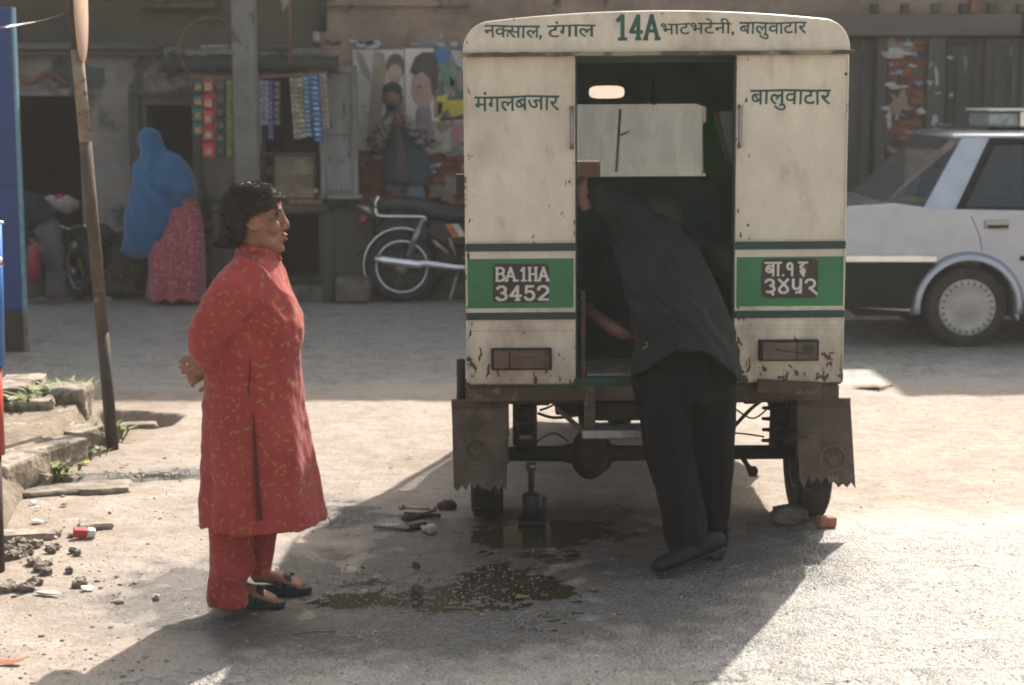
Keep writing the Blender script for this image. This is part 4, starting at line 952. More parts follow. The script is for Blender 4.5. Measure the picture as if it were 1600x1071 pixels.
GL = {
 'B': [[(.1,0),(.1,1)], [(0,1),(.45,1)]+arcp(.45,.77,.3,.23,90,-90,6)+[(.1,.54)], arcp(.45,.27,.35,.27,90,-90,6)+[(0,0)]],
 'A': [[(0,0),(.42,1),(.84,0)], [(.16,.34),(.68,.34)], [(-.1,0),(.12,0)], [(.7,0),(.96,0)]],
 'H': [[(.12,0),(.12,1)], [(.72,0),(.72,1)], [(.12,.5),(.72,.5)], [(0,1),(.24,1)], [(0,0),(.24,0)], [(.6,1),(.84,1)], [(.6,0),(.84,0)]],
 '.': [[(.0,.02),(.1,.02)]],
 '1': [[(.05,.78),(.3,1),(.3,0)], [(.1,0),(.5,0)]],
 '2': [arcp(.36,.7,.34,.3,170,-40,9)+[(.05,0.02),(.72,0.02)]],
 '3': [arcp(.33,.75,.30,.25,160,-90,8), arcp(.33,.26,.35,.26,90,-160,9)],
 '4': [[(.5,0),(.5,1),(0,.3),(.75,.3)], [(.36,0),(.64,0)]],
 '5': [[(.62,1),(.14,1),(.1,.56)]+arcp(.33,.32,.33,.32,120,-155,10)],
 'n3': [arcp(.32,.76,.28,.23,165,-80,8), arcp(.32,.30,.34,.24,85,-120,8)+[(.12,.1)], [(.4,.1),(.6,-.12)]],
 'n4': [[(.05,1),(.55,.48)]+arcp(.38,.24,.30,.24,45,-225,12)+[(.68,1)]],
 'n5': [[(.1,1),(.1,.55)]+arcp(.34,.5,.25,.22,180,330,6)+[(.62,.6)], [(.62,1),(.62,.0)], [(.62,.1),(.3,.0)]],
 'n2': [arcp(.33,.68,.32,.30,165,-60,9)+[(.3,.36),(.6,.1),(.8,-.1)]],
 'n1': [arcp(.28,.72,.22,.24,0,340,12), [(.5,.75),(.5,0)]],
 'nba': [[(0,1),(1.5,1)], [(.75,1),(.75,0)], arcp(.42,.52,.30,.26,60,300,9), [(.2,.75),(.7,.28)], [(1.2,1),(1.2,0)]],
 'nha': [[(0,1),(.8,1)], [(.42,1),(.42,.84),(.2,.78),(.17,.62),(.6,.62)], [(.6,.62),(.36,.5),(.2,.36),(.26,.2),(.5,.2),(.56,.34),(.42,.4)], [(.5,.2),(.36,.06),(.5,-.06)]],
}
def word(chars, px0, py_base, ph, pitch, w, mat, parent, y, name='lettering'):
    mb = MB(); x = tx(px0); z0 = tz(py_base); h = tz(py_base-ph) - z0; k = h
    for ch, adv in chars: strokes(mb, GL[ch], x, z0, k*pitch, k, w, y); x += k*pitch*adv
    return tl(name, mb, mat, parent)
pl, prt = plates
word([('B',1.0),('A',1.05),('.',.35),('1',.75),('H',1.05),('A',1)], 778, 437, 20, .80, .0100, M['white'], pl, TY-.0072)
word([('3',.98),('4',1.0),('5',.95),('2',1)], 779, 467, 21, 1.04, .0115, M['white'], pl, TY-.0072)
word([('nba',1.62),('.',.38),('n1',1.1),('nha',1)], 1200, 432, 20, .84, .0095, M['white'], prt, TY-.0072)
word([('n3',.92),('n4',.95),('n5',.95),('n2',1)], 1200, 459, 21, 1.06, .0105, M['white'], prt, TY-.0072)
GL['1b'] = [[(0,.8),(.34,1)], [(.34,1),(.34,0)], [(.1,0),(.6,0)]]
word([('1b',.92),('4',1.0),('A',1)], 968, 61, 36, .64, .016, M['letter'], head, TY-.0155)
def deva(text_parts, px0, px1, py_top, py_bot, y, parent, bold=.012):
    """Devanagari from Blender's built-in font, fitted to the painted size"""
    allv, allf, x = [], [], 0.0
    for txt, clip in text_parts:
        cu = bpy.data.curves.new('lettering_source', 'FONT'); cu.body = txt; cu.offset = bold; cu.resolution_u = 3; cu.fill_mode = 'FRONT'
        o = bpy.data.objects.new('lettering_source', cu); COL.objects.link(o); dg = bpy.context.evaluated_depsgraph_get()
        me = bpy.data.meshes.new_from_object(o.evaluated_get(dg)); bpy.data.objects.remove(o); bpy.data.curves.remove(cu)
        bm = bmesh.new(); bm.from_mesh(me); bpy.data.meshes.remove(me)
        xs = [v.co.x for v in bm.verts]; a, b = min(xs), max(xs)
        if clip:
            cut = a + (b-a)*clip
            bmesh.ops.bisect_plane(bm, geom=bm.verts[:]+bm.edges[:]+bm.faces[:], plane_co=(cut,0,0), plane_no=(1,0,0), clear_outer=True); b = cut
        base = len(allv); bm.verts.ensure_lookup_table()
        allv += [(v.co.x - a + x, v.co.y) for v in bm.verts]; allf += [[v.index+base for v in f.verts] for f in bm.faces]
        x += (b-a) - .05; bm.free()
    xs = [v[0] for v in allv]; a, b = min(xs), max(xs)
    X0, X1, Z1, Z0 = tx(px0), tx(px1), tz(py_top), tz(py_bot)
    # shirorekha height found as the widest row: fit between .62 em top and the baseline
    vs = [(X0+(vx-a)/(b-a)*(X1-X0), y, Z0+(vy/.64)*(Z1-Z0)) for vx, vy in allv]
    vs = [(p_[0] + .0035*NZ(p_[0]*28, p_[2]*28, py_top), y, p_[2] + .0035*NZ(p_[0]*22, p_[2]*26, py_top+7) + .004*NZ(p_[0]*6, 3.3, py_top)) for p_ in vs]
    mb = MB(); mb.add(vs, allf)
    if bold == 0:
        for j, (a_, c_) in enumerate(((.0016, 0), (.0008, .0010), (.0008, -.0006))): mb.add([(v[0]+a_, v[1]-.00012*(j+1), v[2]+c_) for v in vs], allf)
    return tl('lettering', mb, M['letter'], parent)
deva([('न', 0), ('क', .86), ('साल', 0), (',', 0)], 763, 852, 38, 57, TY-.0155, head)
deva([('टंगाल', 0)], 860, 934, 38, 57, TY-.0155, head)
deva([('भाटभटेनी,', 0)], 1034, 1147, 37, 54, TY-.0155, head, .0)
deva([('बालुवाटार', 0)], 1155, 1258, 36, 54, TY-.0155, head)
deva([('मंगलबजार', 0)], 747, 878, 148, 171, TY-.0012, rpl)
deva([('बालुवाटार', 0)], 1174, 1298, 142, 165, TY-.0012, rpr)
# undercarriage
mb = MB(); mb.box(XL+.01, XR-.01, TY+.02, TY+.07, ZB-.075, ZB-.0125); tl('rear_beam', mb, M['rust'], None, .008)
mb = MB(); mb.box(XL+.06, XR-.06, TY+.16, TY+.22, ZB-.11, ZB-.0125); tl('cross_beam', mb, M['rust'], None, .006)
mb = MB(); mb.obox((tx(1240), TY+.0, tz(607)), (.26, .04, .055), (0, R(4), 0)); tl('bent_bracket', mb, M['rust'], None, .004)
for x in (tx(850), tx(1185)):
    mb = MB(); mb.box(x-.03, x+.03, TY+.07, 9.3, ZB-.10, ZB-.0130); tl('chassis_rail', mb, M['gunk'], None, .004)
mb = MB(); mb.box(tx(912), tx(1010), TY-.06, TY+.08, tz(682), tz(668)); tl('step_plate', mb, M['steel'], None, .006)
mb = MB(); mb.box(tx(916), tx(934), TY-.01, TY+.019, tz(668), tz(602)); mb.tube([(tx(872), TY+.05, tz(640)), (tx(918), TY+.0, tz(676))], .011, 8); tl('step_bracket', mb, M['rust'], None, .003)
mb = MB(); mb.box(tx(935), tx(1010), TY+.1, TY+.3, tz(665), tz(636)); tl('battery_tray', mb, M['gunk'], None, .01)
AY = 7.33; AZ = P(1000, 708, AY).z
ax_ = lambda px: P(px, 708, AY).x
mb = MB(); mb.tube([(ax_(765), AY, AZ), (ax_(880), AY, AZ), (ax_(900), AY, AZ), (ax_(945), AY, AZ), (ax_(965), AY, AZ), (ax_(1260), AY, AZ)], [.030, .034, .05, .05, .034, .03], 14); tl('axle', mb, M['gunk'])
mb = MB(); mb.ell((ax_(922), AY-.01, AZ), (.085, .11, .11), n=18, m=12); mb.torus((ax_(925), AY-.02, AZ), (0, 1, 0), .085, .012, 24, 6); tl('differential', mb, M['gunk'])
mb = MB(); mb.tube([(ax_(922), AY, AZ+.02), (ax_(922), AY+1.4, AZ+.12)], .03, 10); tl('drive_shaft', mb, M['gunk'])
for px in (822, 1212):
    x = ax_(px)
    mb = MB(); rs_c = .028 if px < 1000 else .042; xs_c = x if px < 1000 else x-.02; pts = [(xs_c + rs_c*math.cos(k*.6), AY-.06 + rs_c*math.sin(k*.6), AZ+.04 + .27*k/60) for k in range(61)]; mb.tube(pts, .0085, 6, caps=True); tl('coil_spring', mb, M['gunk'])
    mb = MB(); mb.tube([(x, AY-.02, AZ+.02), (x, AY-.02, ZB-.05)], [.032, .026], 12); mb.torus((x, AY-.12, tz(632)), (0, 1, 0), .026, .012, 20, 8); tl('shock_absorber', mb, M['gunk'])
    for j in range(5):
        mb = MB(); x0 = x + (.0 if px < 1000 else .05); ln = .5 - j*.08; mb.tube([(x0, AY-ln, AZ+.12-j*.018+.05), (x0, AY, AZ+.055-j*.018+.05), (x0, AY+ln, AZ+.12-j*.018+.05)], [(.03, .007)]*3, 8, sub=5); tl('spring_leaf', mb, M['rust'])
    mb = MB(); mb.box(x+.045, x+.10, AY-.04, AY+.04, AZ+.03, AZ+.28) if px > 1000 else mb.box(x-.055, x+.05, AY-.05, AY+.05, AZ+.04, AZ+.26); tl('spring_bracket', mb, M['rust'], None, .01)
for (a, b, c_, r) in (((1148, 668), (1175, 640), (1200, 622), .008), ((1150, 640), (1180, 655), (1215, 625), .004), ((1148, 678), (1170, 680), (1195, 684), .004), ((842, 645), (868, 652), (905, 648), .007), ((845, 640), (862, 634), (880, 622), .005), ((838, 690), (866, 676), (890, 690), .004), ((1215, 655), (1232, 640), (1240, 622), .004)):
    mb = MB(); mb.tube([P(a[0], a[1], 7.2), P(b[0], b[1], 7.22), P(c_[0], c_[1], 7.2)], r, 6, sub=5); tl('brake_pipe' if r > .005 else 'cable', mb, M['gunk'])
mb = MB(); mb.tube([P(1160, 715, 7.3), P(1168, 728, 7.3), P(1178, 742, 7.3)], [.012, .01, .022], 8); mb.ell(P(1178, 738, 7.3), (.02, .02, .024)); tl('brake_lever_stub', mb, M['gunk'])
mb = MB(); mb.box(.2, 1.0, 7.75, 8.9, .36, .52); tl('battery_box', mb, M['gunk'], None, .01)
# wheels
def wheel(px, zc, y, r, w, parent, name='wheel'):
    x = px; o = tl(name, MB().lathe((x, y, zc), (1, 0, 0), [(r*.45, -w*.42), (r*.78, -w*.45), (r*.93, -w*.5), (r*.985, -w*.36), (r, -w*.2), (r, w*.2), (r*.985, w*.36), (r*.93, w*.5), (r*.78, w*.45), (r*.45, w*.42)], 48), M['rubber'])
    mb = MB(); mb.lathe((x, y, zc), (1, 0, 0), [(r*.1, -w*.2), (r*.4, -w*.2), (r*.52, -w*.4), (r*.56, -w*.44), (r*.56, w*.44), (r*.52, w*.4), (r*.4, w*.2), (r*.1, w*.2)], 28); tl('rim', mb, M['steel'], o)
    mb = MB()
    for k in range(40):
        a = 2*math.pi*k/40
        for q in (-.3, 0, .3):
            mb.obox((x+q*w, y+math.cos(a+q*.2)*(r+.001), zc+math.sin(a+q*.2)*(r+.001)), (w*.24, r*.09, .008), Euler((a+q*.2+math.pi/2, 0, 0)))
    kind(tl('tread', mb, M['rubber'], o), 'stuff'); return o
WR = AZ + .004
wheel(P(762, 708, AY).x, AZ+.012, AY, WR, .135, tmp)
wheel(P(1262, 708, AY).x, AZ, AY, WR-.004, .135, tmp)
wheel(.588, .24, 9.35, .24, .12, tmp)
mb = MB(); mb.tube([(.50, 9.35, .24), (.50, 9.42, .60)], .02, 8); mb.tube([(.676, 9.35, .24), (.676, 9.42, .60)], .02, 8); mb.tube([(.50, 9.35, .24), (.676, 9.35, .24)], .015, 8); tl('front_fork', mb, M['gunk'])
# wheel arches
for a, b in ((708, 796), (1243, 1332)):
    mb = MB(); x0, x1 = P(a, 620, 7.1).x, P(b, 620, 7.1).x; x0 = max(x0, XL-.05); x1 = min(x1, XR+.02)
    rg = []
    for k in range(9):
        an = math.pi*k/8; y = AY - .30*math.cos(an); z = AZ + .02 + .30*math.sin(an); rg.append([Vector((x0, y, z)), Vector((x1, y, z)), Vector((x1, y, z+.012)), Vector((x0, y, z+.012))])
    mb.rings(rg, smooth=False); tl('wheel_arch', mb, M['rust'])
# mud flaps
def flap(px0, px1, py0, py1, dx, side):
    Y = 7.03; a = P(px0, py0, Y); b = P(px1, py0, Y); zb = P(px0, py1, Y).z; n = 9; top = [Vector((a.x, Y, a.z)), Vector((b.x, Y, b.z))]
    x0, x1 = P(px0+dx[0], py1, Y).x, P(px1+dx[1], py1, Y).x; bot = []
    rd = random.Random(px0); m = 13
    for k in range(m, -1, -1):
        q = k/m; bot.append(Vector((x0+(x1-x0)*q, Y-.03, zb + (.008*rd.random() if k % 2 else .014 + .026*rd.random()) + (.02 if .15 < q < .55 else 0)*(1 if side else .3))))
    o = tl('mud_flap', MB().poly([top[0], top[1]] + bot, (0, .008, 0)), M['flap'])
    cx = P((px0+px1)/2 + (12 if side else -6), 0+714, Y).x; cz = P(1000, 716 if side else 702, Y).z; yy = Y-.03
    mb = MB(); mb.torus((cx, yy+.004, cz), (0, 1, 0), .052, .004, 28, 6)
    for k in range(5): q = R(-50+25*k); mb.tube([(cx, yy, cz-.035), (cx+.022*math.sin(q), yy-.002, cz), (cx+.04*math.sin(q), yy, cz+.035*math.cos(q))], [.003, .0045, .002], 6)
    tl('emblem', mb, pm('worn_emblem_%d' % side, (.15,.115,.08), .8, bump=.3, c2=(.1,.075,.055)), o)
    mb = MB(); mb.box(a.x, b.x, Y-.012, Y-.001, a.z-.035, a.z); tl('flap_strip', mb, M['rust'], o, .003)
    if side:
        mb = MB()
        GL['N'] = [[(0,0),(0,1),(.6,0),(.6,1)]]
        for ch, q in (('N', 0), ('H', .8)): strokes(mb, GL[ch], cx-.014+q*.022, cz-.10, .022, .026, .004, yy-.004)
        tl('lettering', mb, pm('flap_letter', (.22,.18,.13), .8), o)
flap(707, 796, 622, 765, (3, -4), 0)
flap(1246, 1330, 624, 764, (2, 5), 1)
mb = MB(); mb.tube([(XL+.01, 8.44, 1.4), (XL-.02, 8.62, 1.38)], .008, 6); mb.obox((XL-.045, 8.64, 1.36), (.09, .025, .12)); tl('wing_mirror', mb, M['black'], None, .008)
mb = MB(); mb.tube([P(722, 560, TY+.08), P(722, 625, TY+.1)], .018, 8); tl('corner_stay', mb, M['gunk'])
tmp.rotation_euler = (0, R(-.42), 0)

# ------------------------------------------------------------ jack, tools, chocks, litter
JY = 7.18; jp = P(830, 800, JY); jt = AZ - .032
jk = empty('bottle_jack', (jp.x, JY, 0), 'black bottle jack standing upright under the axle, beside the left rear wheel', 'jack')
link('base_plate', MB().box(jp.x-.055, jp.x+.06, JY-.06, JY+.06, .0, .018), M['gunk'], jk, .004)
link('cylinder', MB().lathe((jp.x, JY, 0), (0,0,1), [(.038, .0185), (.038, .12), (.034, .125), (.02, .13)], 20), M['black'], jk)
link('ram', MB().lathe((jp.x, JY, 0), (0,0,1), [(.013, .13), (.013, jt-.01), (.02, jt-.008), (.02, jt+.02)], 14), M['steel'], jk)
link('pump_socket', MB().lathe((jp.x+.045, JY-.02, 0), (.1,0,1), [(.011, .02), (.011, .115)], 12), M['black'], jk)
def gp(px, py, z=0.0): c = G(px, py, z); c.z = z; return c
def brk_chock():
    c = gp(1278, 800, .02); mb = MB(); mb.obox((0,0,0), (.085, .05, .045), (0, .1, .4)); o = link('brick_piece', mb, pm('orange_brick_piece', (.34,.15,.085), .9, bump=.6), None, .008); o.location = (c.x, 7.10, .024); tag(o, 'broken orange brick wedged behind the right rear wheel', 'brick piece')
    c = gp(1232, 800, .03); o = rock('stone', c.x-.01, 7.16, .04, .17, .11, .09, .2, 95, M['darkstone'], None, .12, 3, .8); tag(o, 'rounded dark stone chocking the right rear wheel, left of the orange brick', 'stone')
brk_chock()
def rod(px0, py0, px1, py1, r, mat, name, label, cat, z=None, head=None):
    z = z if z is not None else r+.002; a = gp(px0, py0, z); b = gp(px1, py1, z); mb = MB(); mb.tube([a, b], r, 10)
    for h in head or []: q = a if h[0] == 0 else b; mb.lathe(q - (b-a).normalized()*h[2]/2, b-a, [(h[1], 0), (h[1], h[2])], 10)
    o = link(name, mb, M[mat]); origin(o, (a+b)/2); tag(o, label, cat); return o
rod(584, 821, 640, 825, .012, 'steel', 'metal_bar', 'grey metal tube lying at the front of the tools on the ground', 'metal bar', .02)
rod(640, 825, 664, 820, .014, 'gunk', 'socket', 'short dark socket at the end of the grey metal tube', 'socket', .02)
rod(627, 793, 676, 796, .006, 'steel', 'wheel_wrench', 'thin steel wheel wrench lying uppermost among the tools', 'wrench', .035, [(0, .012, .02), (1, .013, .03)])
rod(632, 803, 688, 806, .009, 'gunk', 'pry_bar', 'dark pry bar lying between the wrench and the metal tube', 'pry bar', .018)
rod(634, 812, 672, 803, .012, 'gunk', 'spanner', 'dark greasy spanner crossing the pry bar', 'spanner', .012, [(0, .02, .02)])
def ragm(px, py, sx, sy, sz, seed, mat, label):
    c = gp(px, py, sz*.35); mb = MB()
    for k in range(7): mb.ell((c.x+sx*.45*NZ(k*1.7, seed)*1.6, c.y+sy*.4*NZ(k*1.3, seed+4)*1.6, c.z + sz*.2*NZ(k, seed+9)), (sx*.27, sy*.3, sz*.4), (0, 0, k))
    o = fuse('rag', mb, M[mat], None, .008, 2, lambda p, n: p + n*(.010*NZ(p.x*35, p.y*35, p.z*35) + .005*NZ(p.x*90, p.y*90, p.z*90))); origin(o, c); tag(o, label, 'rag')
ragm(700, 789, .12, .08, .055, 1, 'rag', 'dark reddish brown rag in a heap beside the left rear wheel')
ragm(672, 828, .12, .07, .05, 5, 'ragw', 'pale grey crumpled rag at the right end of the metal tube')
for px, py, s_, lb in ((652, 928, .045, 'dark round stone sitting in the middle of the puddle'), (650, 888, .033, 'small dark stone just above the puddle'), (716, 866, .02, 'tiny dark stone between the grey rag and the puddle'), (566, 889, .015, 'tiny dark pebble above the left part of the puddle')):
    c = gp(px, py); o = rock('stone', c.x, c.y, s_*.3, s_, s_*.9, s_*.85, 1, px, M['darkstone'], None, .3, 3, .8); tag(o, lb, 'stone')
def scrap_(px, py, w, h, mat, label, cat, name, seed, nseg=9):
    c = gp(px, py); rd = random.Random(seed); mb = MB(); pts = []
    for k in range(nseg):
        a = 2*math.pi*k/nseg; q = .7+.5*rd.random(); pts.append(Vector((c.x+w/2*q*math.cos(a), c.y+h/2*q*math.sin(a), ghf(c.x, c.y)+.006+.012*rd.random())))
    mb.poly(pts, (0, 0, .002)); o = link(name, mb, mat); origin(o, c); tag(o, label, cat)
mw = flat('litter_white', (.62,.6,.58)); mr = flat('litter_red', (.5,.05,.06))
c = gp(131, 833, .02); pk = empty('cigarette_packet', c, 'crushed red and white packet lying on the dirt near the kerb', 'packet')
mb = MB(); mb.obox((c.x-.015, c.y, .022), (.055, .045, .035), (.1, .1, .3)); link('red_end', mb, mr, pk, .006); mb = MB(); mb.obox((c.x+.028, c.y+.008, .02), (.034, .042, .032), (.1, .15, .35)); link('white_end', mb, mw, pk, .006)
for px, py, w, h, m_, lb in ((60, 817, .06, .05, mw, 'white paper scrap left of the red packet'), (53, 788, .04, .03, mw, 'small white scrap above the larger one at the kerb'), (137, 924, .05, .05, mw, 'white paper scrap alone on the dirt, left of the standing woman'), (60, 797, .03, .03, mw, 'tiny white crumb of paper below the kerb weeds'), (100, 792, .04, .03, flat('litter_orange', (.4,.13,.07)), 'small orange wrapper right of the white scraps'), (194, 731, .04, .03, flat('litter_salmon', (.5,.2,.13)), 'small salmon wrapper at the head of the wet trickle'), (134, 727, .04, .04, flat('litter_yellow', (.6,.5,.15)), 'crumpled pale yellow wrapper at the kerb corner'), (14, 1041, .12, .04, flat('litter_orange', (.4,.13,.07)), 'flattened orange strip of litter in the bottom left corner'), (75, 933, .1, .04, flat('litter_grey', (.42,.38,.33)), 'greyish torn wrapper below the rubble'), (611, 735, .035, .025, flat('litter_yellow', (.6,.5,.15)), 'yellow leaf on the sunlit dirt between the woman and the left mud flap'), (641, 716, .03, .02, mw, 'white speck of paper on the sunlit dirt near the left mud flap'), (930, 923, .05, .03, M['dryleaf'], 'yellow-brown leaf on the wet ground right of the puddle'), (815, 933, .05, .03, M['dryleaf'], 'brown leaf at the right tip of the puddle'), (1360, 608, .2, .1, M['dryleaf'], 'dry leaf on the sunlit road between the three-wheeler and the car')):
    scrap_(px, py, w, h, m_, lb, 'leaf' if 'leaf' in lb else 'litter', 'leaf' if 'leaf' in lb else 'litter', px)
rd = random.Random(9)
for k in range(11): scrap_(rd.uniform(810, 990), rd.uniform(955, 1015), rd.uniform(.012, .035), rd.uniform(.01, .02), M['dryleaf'], 'dry leaf fragment scattered on the asphalt in the foreground shadow', 'leaf', 'leaf', k)
for o in COL.objects:
    if o.get('label', '').startswith('dry leaf fragment'): o['group'] = 'dry leaf fragments in the foreground shadow'
for px0, py0, px1, py1, r, lb in ((455, 992, 525, 988, .004, 'thin dark twig on the shaded ground below the standing woman'), (690, 951, 742, 952, .004, 'pale straw floating at the lower edge of the puddle'), (1372, 611, 1395, 602, .006, 'short dark twig beside the dry leaf on the sunlit road')):
    a, b = gp(px0, py0, .008), gp(px1, py1, .008); mb = MB(); mb.tube([a, (a+b)/2+Vector((0,.008,.004)), b], r*.7, 6, sub=3); o = link('twig', mb, M['bamboo'] if 'straw' in lb else M['darkstone']); origin(o, (a+b)/2); tag(o, lb, 'twig')

# ------------------------------------------------------------ leaning sign pole, striped post, blue sheet, wire
base = G(177, 703); YS = base.y; tpx = P(108, -60, YS)
sp = empty('sign_pole', base, 'leaning steel pole with worn black and white bands and a round sign seen edge-on', 'sign pole')
def onp(py): p = P(1, py, YS); f = (p.z - base.z)/(tpx.z - base.z); return base.lerp(tpx, f)
for a, b, mt in ((703, 520, 'bandblack'), (519.6, 222, 'bandblack'), (221.6, 78, 'bandwhite'), (77.6, -60, 'bandblack')):
    mb = MB(); p0, p1 = onp(a), onp(b)
    if a == 703: p0 = p0 - Vector((0, 0, .05))
    mb.tube([p0, p0.lerp(p1, .5), p1], .031 if mt == 'bandblack' else .0305, 20); link('pole_band', mb, M[mt] if a < 519 or a > 600 else M['rust'], sp)
dc = P(126, 2, YS); nrm = Vector((math.cos(R(8)), math.sin(R(8)), .0)).normalized()
link('sign_disc', MB().lathe(dc - nrm*.004, nrm, [(.298, 0), (.30, .002), (.30, .008), (.298, .01)], 48), M['signback'], sp)
mb = MB(); q = onp(30); mb.torus((q.x, q.y, q.z), (.1, 0, 1), .034, .007, 20, 6); link('clamp', mb, M['rust'], sp)
fb = G(2, 893); sb = empty('striped_post', fb, 'thick post painted brown, red and light blue at the left edge of the picture', 'post')
px_c = -14
for a, b, mt in ((895, 711, 'brownpaint'), (710.6, 572, 'redpaint'), (571.6, 345, 'skyblue')):
    p0, p1 = P(px_c, a, fb.y), P(px_c-6, b, fb.y); mb = MB(); mb.tube([p0, p1], .052, 20); link('painted_band', mb, M[mt], sb)
mb = MB(); c = P(0, 410, fb.y-.04); mb.ell(c, (.014, .02, .02)); c = P(0, 348, fb.y-.04); mb.ell(c, (.016, .02, .008)); link('bolt', mb, M['chrome'], sb)
Yb = G(20, 550).y; a = P(-330, 550, Yb); x1 = P(41, 500, Yb).x; zt = P(30, 12, Yb).z
bs_ = empty('blue_gate', (x1-.6, Yb, 0), 'tall blue painted steel gate leaf at the left edge, with a brown base', 'gate')
link('sheet', MB().box(a.x, x1-.02, Yb, Yb+.04, .30, zt), M['blue'], bs_, .004); link('base_band', MB().box(a.x, x1-.02, Yb-.001, Yb+.04, .0, .299), M['brownpaint'], bs_, .004)
link('edge_strip', MB().box(x1-.019, x1, Yb-.01, Yb+.05, .28, zt), M['cyan'], bs_, .003); link('mid_rail', MB().box(a.x, x1-.021, Yb-.012, Yb-.0015, P(1,290,Yb).z, P(1,284,Yb).z), M['blue'], bs_, .003)
link('edge_foot', MB().box(x1-.019, x1, Yb-.011, Yb+.05, 0, .279), M['bandwhite'], bs_, .003)
mb = MB(); mb.tube([P(-80, 55, 7.5), P(0, 45, 7.8), P(44, 37, 8.1), P(75, 30, 8.4), P(106, 20, YS)], .003, 6, sub=4); mb.tube([P(0, 44, 7.8), P(44, 37, 8.1)], .006, 6); o = link('wire', mb, M['steel']); origin(o, P(40, 37, 8.1)); tag(o, 'thin bright wire stretched from the left edge to the leaning sign pole', 'wire')
# ------------------------------------------------------------ saloon car
CYN = 12.32; CW = 1.62; CYM = CYN + CW/2
wc = P(1512, 481, CYN); X0 = wc.x; WRc = .295
C_ = lambda px, py: P(px, py, CYN)
car = empty('car', (X0+1.2, CYM, 0), 'silver-white saloon car driving off to the right, its tail hidden by the three-wheeler', 'car')
zdeck = C_(1380, 322).z; zbelt = C_(1560, 331).z; zroof = P(1560, 206, 12.9).z; zsill = .20; xr = X0 - .96; xf = X0 + 3.25; wb = 2.43
def arcpts(cx, r, a0, a1, n=14): return [(cx + r*math.cos(R(a0+(a1-a0)*k/n)), .285 + r*math.sin(R(a0+(a1-a0)*k/n))) for k in range(n+1)]
prof = [(xr+.03, .52), (xr, .62), (xr+.02, zdeck-.06), (xr+.08, zdeck-.005), (X0-.55, zdeck+.015), (X0-.25, zbelt+.02), (X0+1.9, zbelt-.02), (xf-.25, zbelt-.12), (xf-.02, zbelt-.2), (xf, .55), (xf, .28)]
prof += [(X0+wb+.35, .24)] + arcpts(X0+wb, .345, -8, 188) + [(X0+wb-.36, zsill)] + [(X0+.36, zsill)] + arcpts(X0, .345, -8, 188) + [(X0-.36, .26), (xr+.05, .30), (xr+.03, .42)]
def inset(y): q = (y-CYM)/(CW/2); return 1
rg = []
for y, s in ((CYN, .0), (CYN+.0, 1)): pass
bodyo = link('body', MB().poly([Vector((x, CYN, z)) for x, z in prof], (0, CW, 0)), M['carpaint'], car, .07, 5)
# greenhouse: roof, pillars and glass
xr0, xr1 = P(1482, 212, 12.6).x, X0+1.55
xb0, xb1 = X0-.58, X0+2.1
iy0, iy1 = CYN+.17, CYN+CW-.17
def gh(f): # 0 belt, 1 roof -> x rear, x front, y near, y far, z
    return (xb0+(xr0-xb0)*f, xb1+(xr1-xb1)*f, CYN+.05+(iy0-CYN-.05)*f, CYN+CW-.05-(iy0-CYN-.05)*f, zbelt-.01+(zroof-zbelt-.03)*f)
a, b = gh(1), gh(1.0)
mb = MB(); rg = []
for dz, g in ((0, 0), (.02, .005), (.045, .06), (.055, .2)): rg.append([Vector((a[0]+g, a[2]+g*.8, a[4]+dz)), Vector((a[1]-g, a[2]+g*.8, a[4]+dz)), Vector((a[1]-g, a[3]-g*.8, a[4]+dz)), Vector((a[0]+g, a[3]-g*.8, a[4]+dz))])
mb.rings(rg); link('roof', mb, M['carpaint'], car, .01)
def gpt(x0f, side, f):   # point on the greenhouse side: x between belt and roof lines
    g = gh(f); return g[2] if side == 0 else g[3]
def pillar(xb, xt, wb_, wt, nm):
    for side in (0, 1):
        yb_, yt = gpt(0, side, 0), gpt(0, side, 1); s = 1 if side == 0 else -1; z0, z1 = gh(0)[4], gh(1)[4]+.004
        if nm == 'c' and side: xb += .07; wb_ *= .6; xt += .05; wt *= .6
        mb = MB(); mb.poly([Vector((xb-wb_, yb_, z0)), Vector((xb+wb_, yb_, z0)), Vector((xt+wt, yt, z1)), Vector((xt-wt, yt, z1))], (0, .04*s, 0)); link('pillar', mb, M['carpaint'], car, .006)
xcp = lambda px, py: P(px, py, CYN+.08).x
pillar((xcp(1438, 328)+xcp(1490, 331))/2, (xcp(1508, 216)+xcp(1552, 222))/2, (xcp(1490, 331)-xcp(1438, 328))/2, (xcp(1552, 222)-xcp(1508, 216))/2, 'c')
pillar(X0+.75, X0+.72, .05, .04, 'b'); pillar(xb1-.05, xr1-.05, .05, .04, 'a')
g0, g1 = gh(0.0), gh(1)
mb = MB(); xq, xw = xcp(1440, 328)-.0, xcp(1510, 216); mb.add([(g0[0]-.04, g0[2]+.16, g0[4]+.015), (g0[0]-.04, g0[3]-.1, g0[4]+.02), (g1[0]+.02, g1[3]-.05, g1[4]), (g1[0]+.02, g1[2]+.10, g1[4]), (xw, g1[2]+.004, g1[4]), (xq, g0[2]+.01, g0[4]+.01)], [(0,1,2,3), (0,3,4,5)]); link('rear_window', mb, M['carglass'], car)
mb = MB(); mb.add([(g0[1], g0[2]+.1, g0[4]), (g0[1], g0[3]-.1, g0[4]), (g1[1], g1[3]-.05, g1[4]), (g1[1], g1[2]+.05, g1[4])], [(0,1,2,3)]); link('windscreen', mb, M['carglass'], car)
